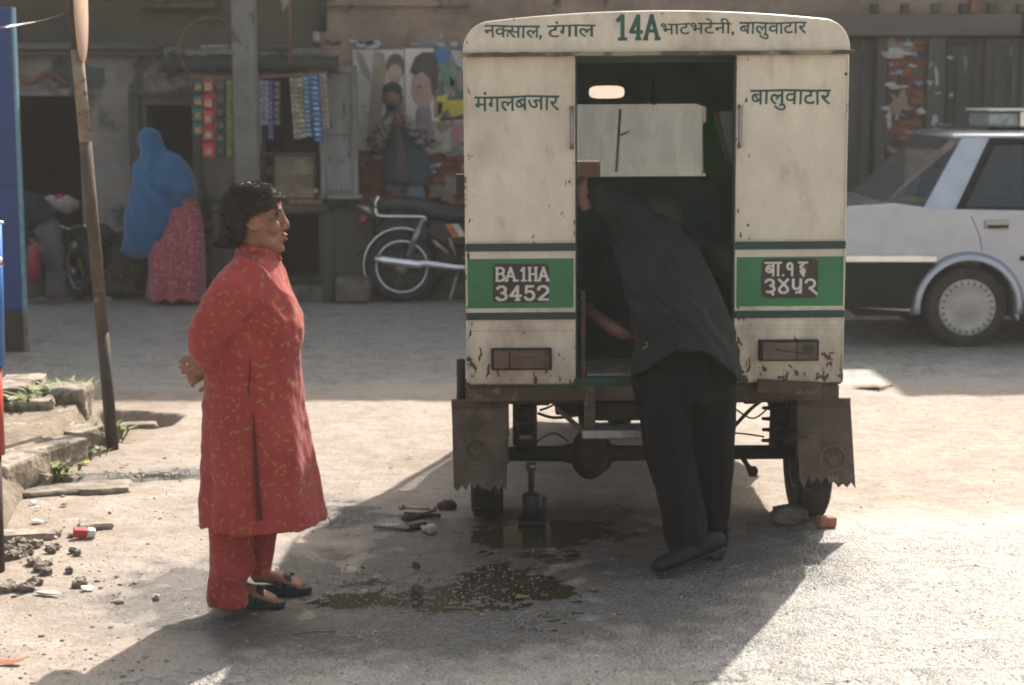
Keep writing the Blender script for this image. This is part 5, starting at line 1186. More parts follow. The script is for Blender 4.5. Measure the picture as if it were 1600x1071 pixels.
for (q0, q1, t0, t1) in ((xcp(1497, 331), X0+.69, xcp(1556, 228), X0+.67), (X0+.81, xb1-.12, X0+.78, xr1-.11)):
    for side in (0, 1):
        s = 1 if side == 0 else -1; y0, y1 = gpt(0, side, .02)+.015*s, gpt(0, side, .95)+.015*s; z0, z1 = g0[4]+.015, g1[4]-.02
        mb = MB(); mb.add([(q0, y0, z0), (q1, y0, z0), (t1, y1, z1), (t0, y1, z1)], [(0,1,2,3)]); w_ = link('side_window', mb, M['carglass'], car)
        fr = [Vector((q0, y0-.02*s, z0)), Vector((q1, y0-.02*s, z0)), Vector((t1, y1-.02*s, z1)), Vector((t0, y1-.02*s, z1))]
        mb = MB(); mb.tube(fr+[fr[0]], .028, 6); link('window_frame', mb, M['carblack'], w_)
mb = MB(); mb.box(X0-.5, xb1, CYN+.12, CYN+CW-.12, zbelt-.25, zbelt+.012); link('cabin_floor', mb, M['carblack'], car)
for xx in (X0+.05, X0+1.05):
    for yy in (CYM-.38, CYM+.38):
        mb = MB(); mb.obox((xx, yy, zbelt+.05), (.14, .45, .5), (0, R(-8), 0)); mb.obox((xx-.02, yy, zbelt+.33), (.1, .22, .14)); link('seat', mb, M['vinyl'], car, .03)
# black lower sides, bumper, trims
zk, zk2 = C_(1380, 410).z, C_(1380, 402).z
mb = MB(); mb.poly([Vector((x, CYN-.025, z)) for x, z in ((xr-.04, .30), (xr-.04, zk), *[(X0 + .412*math.cos(R(a_)), .285 + .412*math.sin(R(a_))) for a_ in range(126, 185, 6)])], (0, CW+.05, 0)); link('rear_bumper', mb, M['carblack'], car, .02)
mb = MB(); mb.box(xr-.01, X0-.24, CYN-.028, CYN-.003, zk+.003, zk2+.012); link('trim_strip', mb, M['chrome'], car, .003)
mb = MB(); mb.box(xf-.15, xf+.06, CYN-.01, CYN+CW+.01, .28, .50); link('front_bumper', mb, M['carblack'], car, .03)
mb = MB(); mb.box(X0+.37, X0+wb-.37, CYN-.006, CYN+.05, zsill-.01, .34); link('sill', mb, M['carblack'], car, .01)
mb = MB(); rg = []
for k in range(25):
    an = R(-6 + 192*k/24); rg.append([Vector((X0+r_*math.cos(an), y_, .285+r_*math.sin(an))) for r_, y_ in ((.345, CYN-.001), (.348, CYN-.028), (.362, CYN-.03), (.412, CYN-.001))])
mb.rings(rg); link('wheel_arch_lip', mb, M['carpaint'], car)
for k, (xx, z0, z1) in enumerate(((X0+.36, .33, zbelt), )):
    mb = MB(); mb.tube([(X0+.0, CYN-.0, zbelt-.03), (X0+.06, CYN-.0, zbelt-.16), (X0+.09, CYN-.0, zbelt-.28)], .003, 6, sub=4); kind_ = link('door_gap', mb, M['carblack'], car); mb = MB(); mb.tube([(X0+.73, CYN-.001, zbelt), (X0+.73, CYN-.001, .25)], .0045, 6); link('door_gap', mb, M['carblack'], car)
h0, h1 = C_(1538, 358), C_(1577, 345)
mb = MB(); mb.box(h0.x, h1.x, CYN-.028, CYN-.012, h0.z+.025, h1.z); mb.box(h0.x, h1.x, CYN-.012, CYN-.0005, h0.z, h1.z+.005); link('door_handle', mb, M['hub'], car, .004); mb = MB(); mb.box(h0.x+.015, h1.x-.012, CYN-.0295, CYN-.0285, h0.z+.008, h0.z+.03); link('handle_recess', mb, M['carblack'], car)
mb = MB(); mb.box(X0+.36, X0+wb-.36, CYN-.014, CYN-.0008, zk+.01, zk+.045); link('side_moulding', mb, M['carblack'], car, .004)
for xx in (X0, X0+wb):
    for yy, s in ((CYN+.11, -1), (CYN+CW-.11, 1)):
        tyre = link('wheel', MB().lathe((xx, yy, .291), (0, 1, 0), [(.18, -.09), (.25, -.1), (.285, -.085), (.295, -.05), (.295, .05), (.285, .085), (.25, .1), (.18, .09)], 48), M['rubber'], car)
        mb = MB(); pr = [(0.01, s*.096), (.05, s*.1), (.08, s*.092), (.15, s*.094), (.195, s*.104), (.205, s*.1), (.205, s*.05)]; mb.lathe((xx, yy, .291), (0, 1, 0), pr, 40); link('wheel_cover', mb, M['hub'], tyre)
        if s < 0:
            mb = MB()
            for k in range(24):
                q = 2*math.pi*k/24; mb.obox((xx+.178*math.cos(q), yy-.1035, .291+.178*math.sin(q)), (.028, .006, .008), Euler((0, -q, 0)))
            kind(link('cover_slot', mb, M['gunk'], tyre), 'stuff')
mb = MB(); mb.box(X0-.75, X0+wb+.5, CYN+.25, CYN+CW-.25, .2, .34); link('underbody', mb, M['gunk'], car)
# roof sign / carrier
ra, rb = P(1540, 205, 12.8), P(1546, 170, 12.8)
rs_ = empty('roof_sign', (ra.x+.3, 12.9, zroof), 'chrome and glass light bar on the roof of the silver car', 'light bar')
link('lamp_housing', MB().box(ra.x, ra.x+.22, 12.72, 13.3, zroof+.035, zroof+.14), pm('pale_lamp', (.35,.38,.38), .3, c2=(.12,.14,.14), vs=20), rs_, .02); link('chrome_band', MB().box(ra.x+.222, ra.x+.30, 12.71, 13.31, zroof+.035, zroof+.15), M['chrome'], rs_, .01)
link('lamp_housing', MB().box(ra.x+.302, ra.x+.9, 12.72, 13.3, zroof+.035, zroof+.14), M['carpaint'], rs_, .02); link('top_cover', MB().box(ra.x-.02, ra.x+.92, 12.70, 13.32, zroof+.151, zroof+.17), pm('white_plastic', (.6,.6,.6), .4), rs_, .01)
link('foot', MB().box(ra.x+.1, ra.x+.8, 12.9, 13.1, zroof+.0, zroof+.036), M['carblack'], rs_)
c = P(1428, 297, 12.85); mb = MB(); mb.ell((0, 0, 0), (.11, .13, .03)); o = link('cushion', mb, flat('yellow_cloth', (.5,.4,.05))); o.location = (c.x, 12.85, zbelt+.045); tag(o, 'yellow cushion lying behind the rear window of the silver car', 'cushion')

# ------------------------------------------------------------ motorcycle
MY = 15.12; Q = lambda px, py, Y=MY: P(px, py, Y)
mo = empty('motorcycle', (Q(690, 460).x, MY, 0), 'black motorcycle with chrome exhaust parked by the poster wall, its front hidden by the three-wheeler', 'motorcycle')
def mk(name, mb, mat, p=mo, bevel=0): return link(name, mb, M[mat] if isinstance(mat, str) else mat, p, bevel)
hub = Q(628, 412); rw = .30
for cxw in (hub.x, hub.x+1.28):
    ty = mk('wheel', MB().torus((cxw, MY, .315), (0,1,0), .268, (.045, .042), 44, 10), 'rubber')
    mk('rim', MB().torus((cxw, MY, .315), (0,1,0), .226, (.014, .030), 44, 8), 'chrome', ty)
    mb = MB()
    for k in range(36):
        q = 2*math.pi*k/36; s = .03*(1 if k % 2 else -1); mb.tube([(cxw+.03*math.cos(q+.3*(1 if k % 4 < 2 else -1)), MY+s, .315+.03*math.sin(q+.3*(1 if k % 4 < 2 else -1))), (cxw+.218*math.cos(q), MY, .315+.218*math.sin(q))], .0022, 4, caps=False)
    kind(mk('spoke', mb, 'steel', ty), 'stuff'); mk('hub', MB().lathe((cxw, MY-.05, .315), (0,1,0), [(.03,0),(.07,.01),(.07,.09),(.03,.1)], 24), 'steel', ty)
rg = []
for k in range(22):
    an = R(205 - 140*k/21); cx, cz = hub.x, .325
    rg.append([Vector((cx + r_*math.cos(an), y_, cz + r_*math.sin(an))) for r_, y_ in ((.325, MY-.06), (.345, MY-.03), (.35, MY), (.345, MY+.03), (.325, MY+.06), (.338, MY))])
mk('rear_mudguard', MB().rings(rg), 'chrome')
mb = MB(); mb.tube([Q(600, 378), Q(572, 392), Q(556, 398)], [(.03, .01)]*3, 8); mk('mudguard_tip', mb, 'rubber')
mb = MB(); mb.tube([Q(585, 404, MY-.14), Q(600, 407, MY-.14), Q(655, 414, MY-.14), Q(662, 412, MY-.14), Q(710, 418, MY-.12), Q(750, 420, MY-.1), Q(800, 420, MY-.1)], [.030, .036, .040, .036, .028, .02, .02], 14); mk('exhaust', mb, 'chrome')
mb = MB(); mb.tube([Q(590, 310, MY-.1), Q(586, 322, MY-.1), Q(588, 334, MY-.1), Q(598, 338, MY-.1), Q(662, 339, MY-.1), Q(664, 345, MY-.1)], .014, 8, sub=3); mb.tube([Q(590, 310, MY+.1), Q(586, 322, MY+.1), Q(598, 338, MY+.1), Q(662, 339, MY+.1)], .014, 8, sub=3); mb.tube([Q(590, 310, MY-.1), Q(589, 306, MY), Q(590, 310, MY+.1)], .014, 8); mk('grab_rail', mb, 'chrome')
mb = MB(); pts = [(592, 326), (598, 316), (640, 317), (665, 322), (700, 332), (722, 331), (738, 322)]; mb.tube([Q(a, b+4) for a, b in pts], [(.10,.05),(.12,.075),(.125,.08),(.12,.08),(.11,.07),(.09,.06),(.06,.04)], 16, sub=3); mk('seat', mb, 'vinyl')
mb = MB(); mb.tube([Q(a, b) for a, b in ((735, 330), (760, 316), (800, 312), (835, 326))], [(.07,.06),(.13,.10),(.14,.11),(.05,.05)], 16, sub=3); mk('fuel_tank', mb, flat('black_tank', (.02,.02,.022), .25))
mb = MB(); mb.poly([Q(a, b, MY-.10) for a, b in ((668, 350), (728, 350), (745, 374), (735, 384), (690, 380), (672, 368))], (0, .2, 0)); sd = mk('side_cover', mb, 'black', bevel=.012)
mb = MB(); mb.poly([Q(a, b, MY-.104) for a, b in ((695, 350), (704, 350), (716, 371), (708, 372))], (0, .003, 0)); mk('orange_stripe', mb, flat('orange_print', (.55,.12,.03)), sd)
mb = MB(); mb.poly([Q(a, b, MY-.104) for a, b in ((705, 350), (716, 350), (728, 369), (718, 371))], (0, .003, 0)); mk('white_stripe', mb, flat('white_print', (.5,.46,.4)), sd)
mb = MB(); c = Q(568, 342); mb.obox(c, (.07, .12, .06), (0, R(10), 0)); tl_ = mk('tail_light', mb, flat('red_lens', (.32,.03,.03), .3), bevel=.01)
mb = MB(); mb.tube([Q(556, 320), Q(575, 328), Q(590, 338)], [(.05,.02),(.06,.04),(.06,.03)], 10); mk('tail_fairing', mb, 'steel')
mb = MB(); c = Q(570, 362); mb.obox(c, (.012, .16, .13), (0, R(-18), 0)); mk('number_plate', mb, flat('dark_red_plate', (.05,.02,.02)))
for s in (-1, 1):
    mb = MB(); mb.tube([Q(661, 342, MY+s*.13), Q(637, 400, MY+s*.13)], .018, 10); mb.tube([Q(655, 356, MY+s*.13), Q(642, 388, MY+s*.13)], .028, 10); mk('shock_absorber', mb, 'steel')
mb = MB(); mb.tube([Q(629, 412), Q(690, 412), Q(720, 415)], .02, 8); mb.tube([Q(663, 344), Q(690, 380), Q(730, 415), Q(790, 420)], .018, 8); mb.tube([Q(600, 338), Q(735, 345), Q(830, 335)], .018, 8); mb.tube([Q(790, 420), Q(825, 340)], .02, 8); mk('frame', mb, 'black')
mb = MB(); c = Q(765, 400); mb.obox(c, (.34, .22, .2)); mb.obox((c.x+.06, MY, c.z+.17), (.16, .16, .22), (0, R(15), 0)); mk('engine', mb, 'steel', bevel=.02)
for k in range(5): mk('cooling_fin', MB().obox((c.x+.06+.01*k, MY, c.z+.1+.035*k), (.2, .2, .006), (0, R(15), 0)), 'steel')
mb = MB(); mb.tube([Q(702, 372, MY-.12), Q(712, 400, MY-.12)], .013, 8); mb.tube([Q(676, 375, MY-.1), Q(685, 384, MY-.12), Q(700, 396, MY-.12)], .02, 8); mk('kick_lever', mb, 'steel')
mb = MB(); xf_ = hub.x+1.28; mb.tube([(xf_, MY-.09, .315), (xf_-.28, MY-.09, .98)], .018, 8); mb.tube([(xf_, MY+.09, .315), (xf_-.28, MY+.09, .98)], .018, 8); mk('front_fork', mb, 'chrome')
mb = MB(); mb.tube([(xf_-.42, MY-.36, 1.06), (xf_-.3, MY-.15, 1.03), (xf_-.28, MY+.15, 1.03), (xf_-.42, MY+.36, 1.06)], .013, 8); mk('handlebar', mb, 'chrome'); mk('headlight', MB().lathe((xf_-.14, MY, .9), (-1,0,0), [(.09,0),(.09,.05),(.05,.14)], 20), 'chrome')
mb = MB(); mb.tube([(hub.x+.5, MY-.1, .3), (hub.x+.42, MY-.26, .02)], .012, 6); mk('side_stand', mb, 'steel')

# dark motorcycle by the left opening
NY = 15.25; N_ = lambda px, py, Y=NY: P(px, py, Y)
m2 = empty('motorcycle', (N_(118, 460).x, NY, 0), 'dark old motorcycle seen in the left opening behind the leaning pole', 'motorcycle', None)
cxw = N_(122, 425).x
ty = link('wheel', MB().torus((cxw, NY, .3), (.8,.6,0), .25, (.045, .045), 36, 8), M['rubber'], m2); link('rim', MB().torus((cxw, NY, .3), (.8,.6,0), .2, (.012,.02), 36, 6), M['steel'], ty)
mb = MB(); mb.tube([N_(92, 352), N_(108, 358), N_(126, 352, NY-.2), N_(134, 354, NY-.3)], .012, 8, sub=3); link('handlebar', mb, M['chrome'], m2)
mb = MB(); mb.tube([N_(110, 356), N_(116, 390), N_(122, 428)], .018, 8); mb.tube([N_(118, 352), N_(124, 390), N_(128, 428)], .018, 8); link('front_fork', mb, M['gunk'], m2)
mb = MB(); c = N_(116, 385, NY-.1); mb.ell(c, (.05,.06,.05)); link('headlight', mb, M['steel'], m2)
mb = MB(); mb.tube([N_(124, 405, NY-.12), N_(132, 436, NY-.12)], [(.022,.01)]*2, 6); link('yellow_guard', mb, flat('yellow_plastic', (.45,.32,.03)), m2)
mb = MB(); mb.tube([N_(108, 420, NY-.14), N_(118, 428, NY-.14)], .03, 8); link('hub', mb, M['steel'], m2)
mb = MB(); mb.tube([N_(112, 372), N_(150, 362), N_(176, 372)], [(.06,.05),(.11,.09),(.08,.06)], 12, sub=3); mb.tube([N_(120, 400), N_(165, 400)], .12, 10); link('tank_and_engine', mb, M['gunk'], m2)
cx2 = N_(178, 425).x; ty = link('wheel', MB().torus((cx2, NY+.35, .3), (.8,.6,0), .25, (.045, .045), 36, 8), M['rubber'], m2)
for (px, py, sx, sy, sz, mt, lb, cat) in ((165, 462, .18, .2, .16, 'darkstone', 'dark bundle on the ground between the leaning pole and the woman in blue', 'bundle'), (190, 410, .3, .3, .34, 'rust', 'brown sack slumped against the wall left of the woman in blue', 'sack'), (186, 385, .3, .25, .14, 'tarp', 'dark heap lying on the brown sack', 'heap'), (188, 440, .3, .25, .2, 'darkstone', 'dark lump at the foot of the brown sack', 'bundle')):
    c = N_(px, py, 15.4); o = rock(cat, c.x, 15.45, max(c.z, sz/2), sx, sy, sz, .3, px, M[mt], None, .2); tag(o, lb, cat)
c = N_(168, 460, 15.0); o = rock('paper_bag', c.x, 15.0, .03, .06, .06, .05, 0, 3, M['ragw'], None, .2); tag(o, 'small white paper bag on the ground right of the leaning pole', 'bag')
# ------------------------------------------------------------ people
def hand(mb, wrist, d, nrm, size=.17, curl=.35, thumb=1, spread=.12, r=.0085):
    """palm and five separate bent fingers; d = pointing direction, nrm = back of the hand"""
    wrist = Vector(wrist); d = Vector(d).normalized(); nrm = Vector(nrm); nrm = (nrm - d*nrm.dot(d)).normalized(); s = d.cross(nrm)*thumb
    k = size/.17
    mb.tube([wrist - d*.02*k, wrist + d*.03*k, wrist + d*.075*k, wrist + d*.088*k], [(.024*k, .018*k), (.034*k, .016*k), (.038*k, .014*k), (.034*k, .011*k)], 12, up=nrm)
    for i, (o, L_) in enumerate(((.029, .070), (.010, .080), (-.009, .075), (-.027, .060))):
        b = wrist + d*.07*k + s*o*k; dd = (d + s*(o*spread/.03)).normalized(); pts = [b]; a = 0.0
        for seg, c in ((.45, .6), (.30, 1.0), (.25, .9)):
            a += curl*c; pts.append(pts[-1] + (dd*math.cos(a) - nrm*math.sin(a))*L_*seg*k)
        mb.tube(pts, [r*k*1.05, r*k, r*k*.92, r*k*.78], 8, up=s)
    b = wrist + d*.018*k + s*.026*k; t1 = b + (s*.7 + d*.7 - nrm*.25)*.038*k; t2 = t1 + (s*.35 + d*.9 - nrm*.35)*.03*k; t3 = t2 + (d*.95 - nrm*.35)*.022*k
    mb.tube([b, t1, t2, t3], [r*1.5*k, r*1.25*k, r*1.15*k, r*.85*k], 8, up=nrm)
def rows(mb, rws, Y, n=24, p=2.0, ydy=None):
    rg = []
    for row in rws:
        y, xl, xr, hd = row[:4]; yo = row[4] if len(row) > 4 else 0; a, b = P(xl, y, Y), P(xr, y, Y); cx = (a.x+b.x)/2; rx = (b.x-a.x)/2
        rg.append([Vector((cx + rx*math.copysign(abs(math.cos(q))**(2/p), math.cos(q)), Y+yo + hd*math.copysign(abs(math.sin(q))**(2/p), math.sin(q)), a.z)) for q in [2*math.pi*k/n for k in range(n)]])
    return mb.rings(rg)

# -- standing woman in red, seen from her right side
WY = 5.9
W_ = lambda px, py, dy=0.0: P(px, py, WY+dy)
wo = empty('person', G(380, 950), 'woman in a long red leaf-print kurta standing with her hands clasped behind her back', 'person')
nb = MB()
# skull and face
hc = W_(395, 335); S_ = 1/447.
nb.ell(W_(391, 333), (.094, .074, .105), n=24, m=14)
rows(nb, [(303, 382, 433, .050), (312, 380, 438.5, .056), (322, 380, 440, .061), (330, 380, 439.5, .064), (337, 380, 437, .064), (345, 380, 437.5, .068), (353, 380, 438, .070), (361, 380, 440, .067), (370, 381, 441.5, .062), (378, 382, 442, .056), (386, 386, 443.5, .047), (393, 392, 441, .034), (398, 400, 434, .024)], WY, 24)
nb.tube([W_(437, 327), W_(441.5, 340), W_(445.5, 351), W_(445, 358)], [.008, .011, .0165, .012], 12, up=(0,1,0), sub=3)
for s in (-1, 1): nb.ell(W_(442, 357, s*.013), (.011, .009, .0085))
nb.ell(W_(443.5, 367), (.012, .024, .006)); nb.ell(W_(443, 374.5), (.012, .022, .0065)); nb.ell(W_(437, 389), (.018, .022, .014))
for s in (-1, 1):
    nb.ell(W_(435.5, 326, s*.030), (.012, .024, .007)); nb.ell(W_(425, 355, s*.048), (.028, .022, .028)); nb.ell(W_(418, 378, s*.04), (.034, .024, .024)); nb.ell(W_(434, 337, s*.031), (.009, .016, .008))
    # ear
    e = W_(397, 348, s*.071); nb.torus(e + Vector((0, s*.006, 0)), (-0.35*s, s, 0), .023, (.0065, .0065), 18, 8); nb.ell(e + Vector((.004, s*.002, 0)), (.016, .007, .024)); nb.ell(W_(399, 359, s*.069), (.009, .006, .009))
# neck, trunk, limbs: one continuous figure
nb.tube([W_(396, 362), W_(398, 385), W_(394, 410), W_(390, 430)], [(.060,.064), (.056,.064), (.054,.064), (.05,.08)], 20, up=(1,0,0), sub=2)
rows(nb, [(412, 378, 420, .08), (428, 368, 424, .12), (450, 358, 430, .14), (500, 352, 445, .13), (560, 350, 448, .12), (620, 345, 450, .13), (680, 345, 445, .13)], WY)
for s, fx, fx2 in ((-1, 378, 372), (1, 412, 430)):
    dy = s*.085
    ky = 945 if s < 0 else 925
    foot = G(372, 948) if s < 0 else G(415, 925)
    nb.tube([W_(385, 640, dy), Vector((W_(375 if s < 0 else 398, 760, 0).x, (foot.y+WY+dy)/2, W_(1, 760).z)), Vector((foot.x-.015, foot.y, .09))], [(.085,.085), (.055,.055), (.038,.038)], 14, sub=3)
    nb.tube([Vector((foot.x-.05, foot.y, .06)), Vector((foot.x-.02, foot.y, .07)), Vector((foot.x+.05, foot.y-.003, .055)), Vector((foot.x+.11, foot.y-.006, .036)), Vector((foot.x+.135, foot.y-.006, .03))], [(.03,.03), (.033,.036), (.037,.026), (.042,.015), (.03,.01)], 12, up=(0,0,1), sub=2)
    for j in range(5): nb.tube([Vector((foot.x+.115, foot.y-.036+j*.0155, .03)), Vector((foot.x+.150-abs(j-1.2 if s < 0 else j-2.8)*.006, foot.y-.036+j*.0155, .024))], [.009, .0075], 6)
# arms behind the back
sh_, el_, wr_ = W_(382, 428, -.15), W_(317, 522, -.14), W_(322, 574, .06)
nb.tube([sh_, W_(345, 470, -.16), el_, W_(322, 555, -.08), W_(344, 577, -.03)], [.050, .046, .036, .028, .022], 12, sub=3)
sh2, el2, wr2 = W_(382, 428, .15), W_(322, 520, .17), W_(318, 570, .0)
nb.tube([sh2, el2, W_(340, 572, .02)], [.05, .038, .024], 12, sub=3)
hand(nb, W_(337, 575, -.035), Vector((-.97, -.05, .10)), Vector((-.05, -.97, .25)), .155, .22, 1, .05)
hand(nb, W_(334, 572, .01), Vector((-.85, -.2, -.35)), Vector((-.4, -.8, .1)), .150, .7, -1, .05)
def wskin(p, n): return p + n*.0006*NZ(p.x*60, p.y*60, p.z*60)
body = fuse('body', nb, M['skin'], wo, .0044, 3, wskin)
for s in (-1, 1):
    link('eye', MB().ell(W_(434.5, 335.5, s*.036), (.0075, .011, .0045)), M['eye'], body)
    mb = MB(); mb.tube([W_(427, 326, s*.054), W_(434, 322.5, s*.045), W_(439, 324.5, s*.028)], [.002, .0033, .0022], 6, sub=3); link('eyebrow', mb, M['hair'], body)
    mb = MB(); mb.tube([W_(429, 336, s*.049), W_(433, 332.5, s*.043), W_(437.5, 334, s*.033)], [.0012, .0018, .0012], 6, sub=3); link('eyelid', mb, M['hair'], body)
mb = MB(); mb.ell(W_(446, 367.5), (.008, .018, .0042)); mb.ell(W_(445, 374), (.009, .017, .0048)); link('lips', mb, M['lip'], body)
hb = MB()
for (px, py, dy, rx, ry, rz) in ((380, 324, 0, .064, .081, .076), (394, 310, 0, .080, .074, .050), (417, 305, 0, .038, .060, .032), (372, 345, 0, .048, .078, .068), (368, 362, 0, .044, .072, .046), (360, 374, 0, .034, .06, .024), (429, 307, 0, .016, .045, .020), (366, 330, 0, .038, .068, .072), (350, 380, 0, .020, .045, .010), (341, 378, -.02, .012, .02, .008)): hb.ell(W_(px, py, dy), (rx, ry, rz), n=20, m=12)
for s in (-1, 1): hb.tube([W_(436, 308, s*.03), W_(426, 313, s*.060), W_(410, 320, s*.074), W_(394, 328, s*.078), W_(382, 346, s*.074), W_(376, 366, s*.068), W_(368, 380, s*.058)], [.012, .017, .020, .018, .017, .017, .014], 10, sub=3)
def hairf(p, n): return p + n*(-.003 + .006*NZ(p.x*26+p.z*14, p.y*60, p.z*22) + .007*(.25-abs(NZ(p.x*12-p.z*8, p.y*38+2*NZ(p.x*14, p.z*14), p.z*12))) + .003*NZ(p.x*120+p.z*40, p.y*190, p.z*50) + .004*NZ(p.x*34-p.z*20, p.y*60, p.z*30))
hr = fuse('hair', hb, M['hair'], wo, .005, 2, hairf)
from mathutils.bvhtree import BVHTree
hme = hr.data; bv = BVHTree.FromPolygons([v.co for v in hme.vertices], [tuple(p.vertices) for p in hme.polygons])
rd = random.Random(4); mb = MB(); nv = len(hme.vertices)
for k in range(4200):
    v = hme.vertices[rd.randrange(nv)]; p = v.co.copy(); n = v.normal.copy()
    low = sst(W_(1, 330).z, W_(1, 375).z, p.z) ; lift = rd.uniform(.0005, .004) if rd.random() < .82 else rd.uniform(.004, .014); ph = rd.uniform(0, 6); wv = rd.uniform(.001, .008)
    pts = []; L_ = rd.uniform(.006, .011)
    for q in range(7):
        pts.append(p + n*(lift + (.004*rd.random() if q == 6 else 0)))
        fl = Vector((-1, .12*(1 if p.y > WY else -1), -.15 - 1.1*sst(W_(405, 1).x if False else W_(400, 300).x, W_(360, 300).x, p.x)))
        fl += Vector((wv*90*math.sin(ph+q*1.1), wv*60*math.cos(ph+q*.9), wv*90*math.cos(ph*2+q)))
        fl = (fl - n*fl.dot(n)).normalized()
        loc, nn, _, _ = bv.find_nearest(p + fl*L_)
        if loc is None: break
        p, n = loc, nn
    if len(pts) > 4: mb.tube(pts, [.0013, .0013, .0012, .0011, .0010, .0009, .0005][:len(pts)], 3, caps=False)
kind(link('loose_hair', mb, M['hair'], hr), 'stuff')
# kurta
kb = MB()
rows(kb, [(384, 377, 426, .074), (394, 374, 430, .085), (403, 366, 434, .115), (413, 356, 437, .150), (425, 348, 441, .172), (445, 340, 449, .180), (470, 334, 461, .178), (495, 331, 470, .172), (515, 330, 472, .168), (540, 328, 470, .168), (580, 322, 470, .172), (630, 318, 474, .185), (690, 316, 483, .20), (740, 316, 492, .21), (780, 316, 500, .218), (806, 317, 505, .222), (840, 318, 508, .224)], WY, 36, 2.25)
kb.tube([W_(392, 420, -.125), W_(374, 446, -.17), W_(348, 482, -.185), W_(324, 518, -.17), W_(323, 548, -.13), W_(338, 572, -.06)], [(.07,.065), (.080,.066), (.074,.062), (.062,.058), (.056,.052), (.048,.044)], 20, up=(0,1,0), sub=3)
kb.tube([W_(392, 420, .125), W_(360, 460, .19), W_(330, 516, .18), W_(328, 560, .08)], [.065, .066, .056, .046], 16, sub=3)
def folds(p, n):
    z = p.z; f = sst(1.0, .35, z)
    ang = math.atan2(p.y-WY, p.x+.95)
    d = .005*f*math.sin(ang*9 + 2.5*NZ(ang*2, z*1.4)) + .014*f*NZ(ang*2.2, z*1.2, 3)
    d += .010*(.25-abs(NZ(p.x*8, p.y*8, p.z*3+2))) + .0045*NZ(p.x*26+p.z*20, p.y*26, p.z*12)
    if z > .85: d += sst(.85, 1.0, z)*.032*(.22-abs(NZ(p.x*7+p.z*8, p.y*4, p.z*3-p.x*3)))
    q = p + n*d
    return q
kurta = fuse('kurta', kb, M['kurta'], wo, .007, 3, folds, [(W_(410, 813), (.02, 0, -1))])
mb = MB(); rg = []
for dyp, gr in ((16, 1.05), (8, 1.04), (0, 1.03), (-2, .99), (0, .95), (8, .93)):
    rg.append([W_(400 - 29*gr*math.cos(a), 388 - 7*math.cos(a) + dyp, -.082*gr*math.sin(a)) for a in [2*math.pi*k/28 for k in range(28)]])
mb.rings(rg, caps=False); mb.tube([W_(430, 398, -.004), W_(436, 406, -.004), W_(434, 420, -.004)], [(.008,.011), (.012,.012), (.006,.006)], 10, sub=2); link('collar', mb, M['kurta'], kurta)
# side slits: narrow folded openings along the side seam
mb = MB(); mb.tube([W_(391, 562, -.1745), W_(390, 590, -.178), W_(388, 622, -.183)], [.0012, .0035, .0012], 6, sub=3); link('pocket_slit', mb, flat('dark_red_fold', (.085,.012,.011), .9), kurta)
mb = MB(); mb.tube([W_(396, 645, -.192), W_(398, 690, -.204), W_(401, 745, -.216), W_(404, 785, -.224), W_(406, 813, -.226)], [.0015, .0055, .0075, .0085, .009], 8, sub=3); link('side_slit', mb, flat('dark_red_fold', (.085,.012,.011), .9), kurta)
mb = MB(); rd = random.Random(2)
for k in range(9): mb.ell(W_(431.5, 400+k*.5, 0), .001)
# trousers
tb = MB()
for s, pts in ((-1, [(640, 335, 410, .10), (760, 334, 405, .095), (800, 333, 400, .09), (850, 331, 402, .085), (880, 333, 400, .078), (905, 331, 392, .075), (930, 330, 391, .07), (946, 331, 390, .068)]), (1, [(640, 350, 440, .10), (800, 350, 434, .09), (850, 352, 428, .08), (880, 356, 422, .072), (905, 362, 421, .07)])):
    rows(tb, [(a, b, c, d*.78, s*.085) for a, b, c, d in pts], WY, 20)
trs = fuse('trousers', tb, M['kurta'], wo, .007, 3, lambda p, n: p + n*(.008*NZ(p.x*14, p.y*14, p.z*9) + .006*math.sin(40*p.z+8*NZ(p.x*6, p.y*6, p.z*3))*sst(.35, .1, p.z)), [(W_(380, 934), (.0, 0, -1))])
for s, f in ((-1, G(372, 948)), (1, G(415, 925))):
    mb = MB(); rg = []
    for z in (.0, .022):
        rg.append([Vector((f.x + .035 + .135*math.cos(q)*(1), f.y-.003 + (.044+.008*math.cos(q))*math.sin(q), z + .006*(1-math.cos(q))*.5)) for q in [2*math.pi*k/22 for k in range(22)]])
    mb.rings(rg, smooth=False); so = link('sandal', mb, M['sandal'], wo, .004)
    mb = MB()
    for x0 in (.055, .09): mb.tube([(f.x+x0, f.y-.046, .018), (f.x+x0-.008, f.y-.03, .062), (f.x+x0-.01, f.y, .074-.1*(x0-.055)), (f.x+x0-.008, f.y+.03, .062), (f.x+x0, f.y+.044, .018)], [(.004, .016)]*5, 8, up=(1,0,0), sub=3)
    link('strap', mb, M['sandal'], so)
mb = MB(); c = W_(293, 568, -.03); mb.torus(c, (-.8, -.2, .45), .0095, .0025, 16, 6); link('ring', mb, M['chrome'], wo)

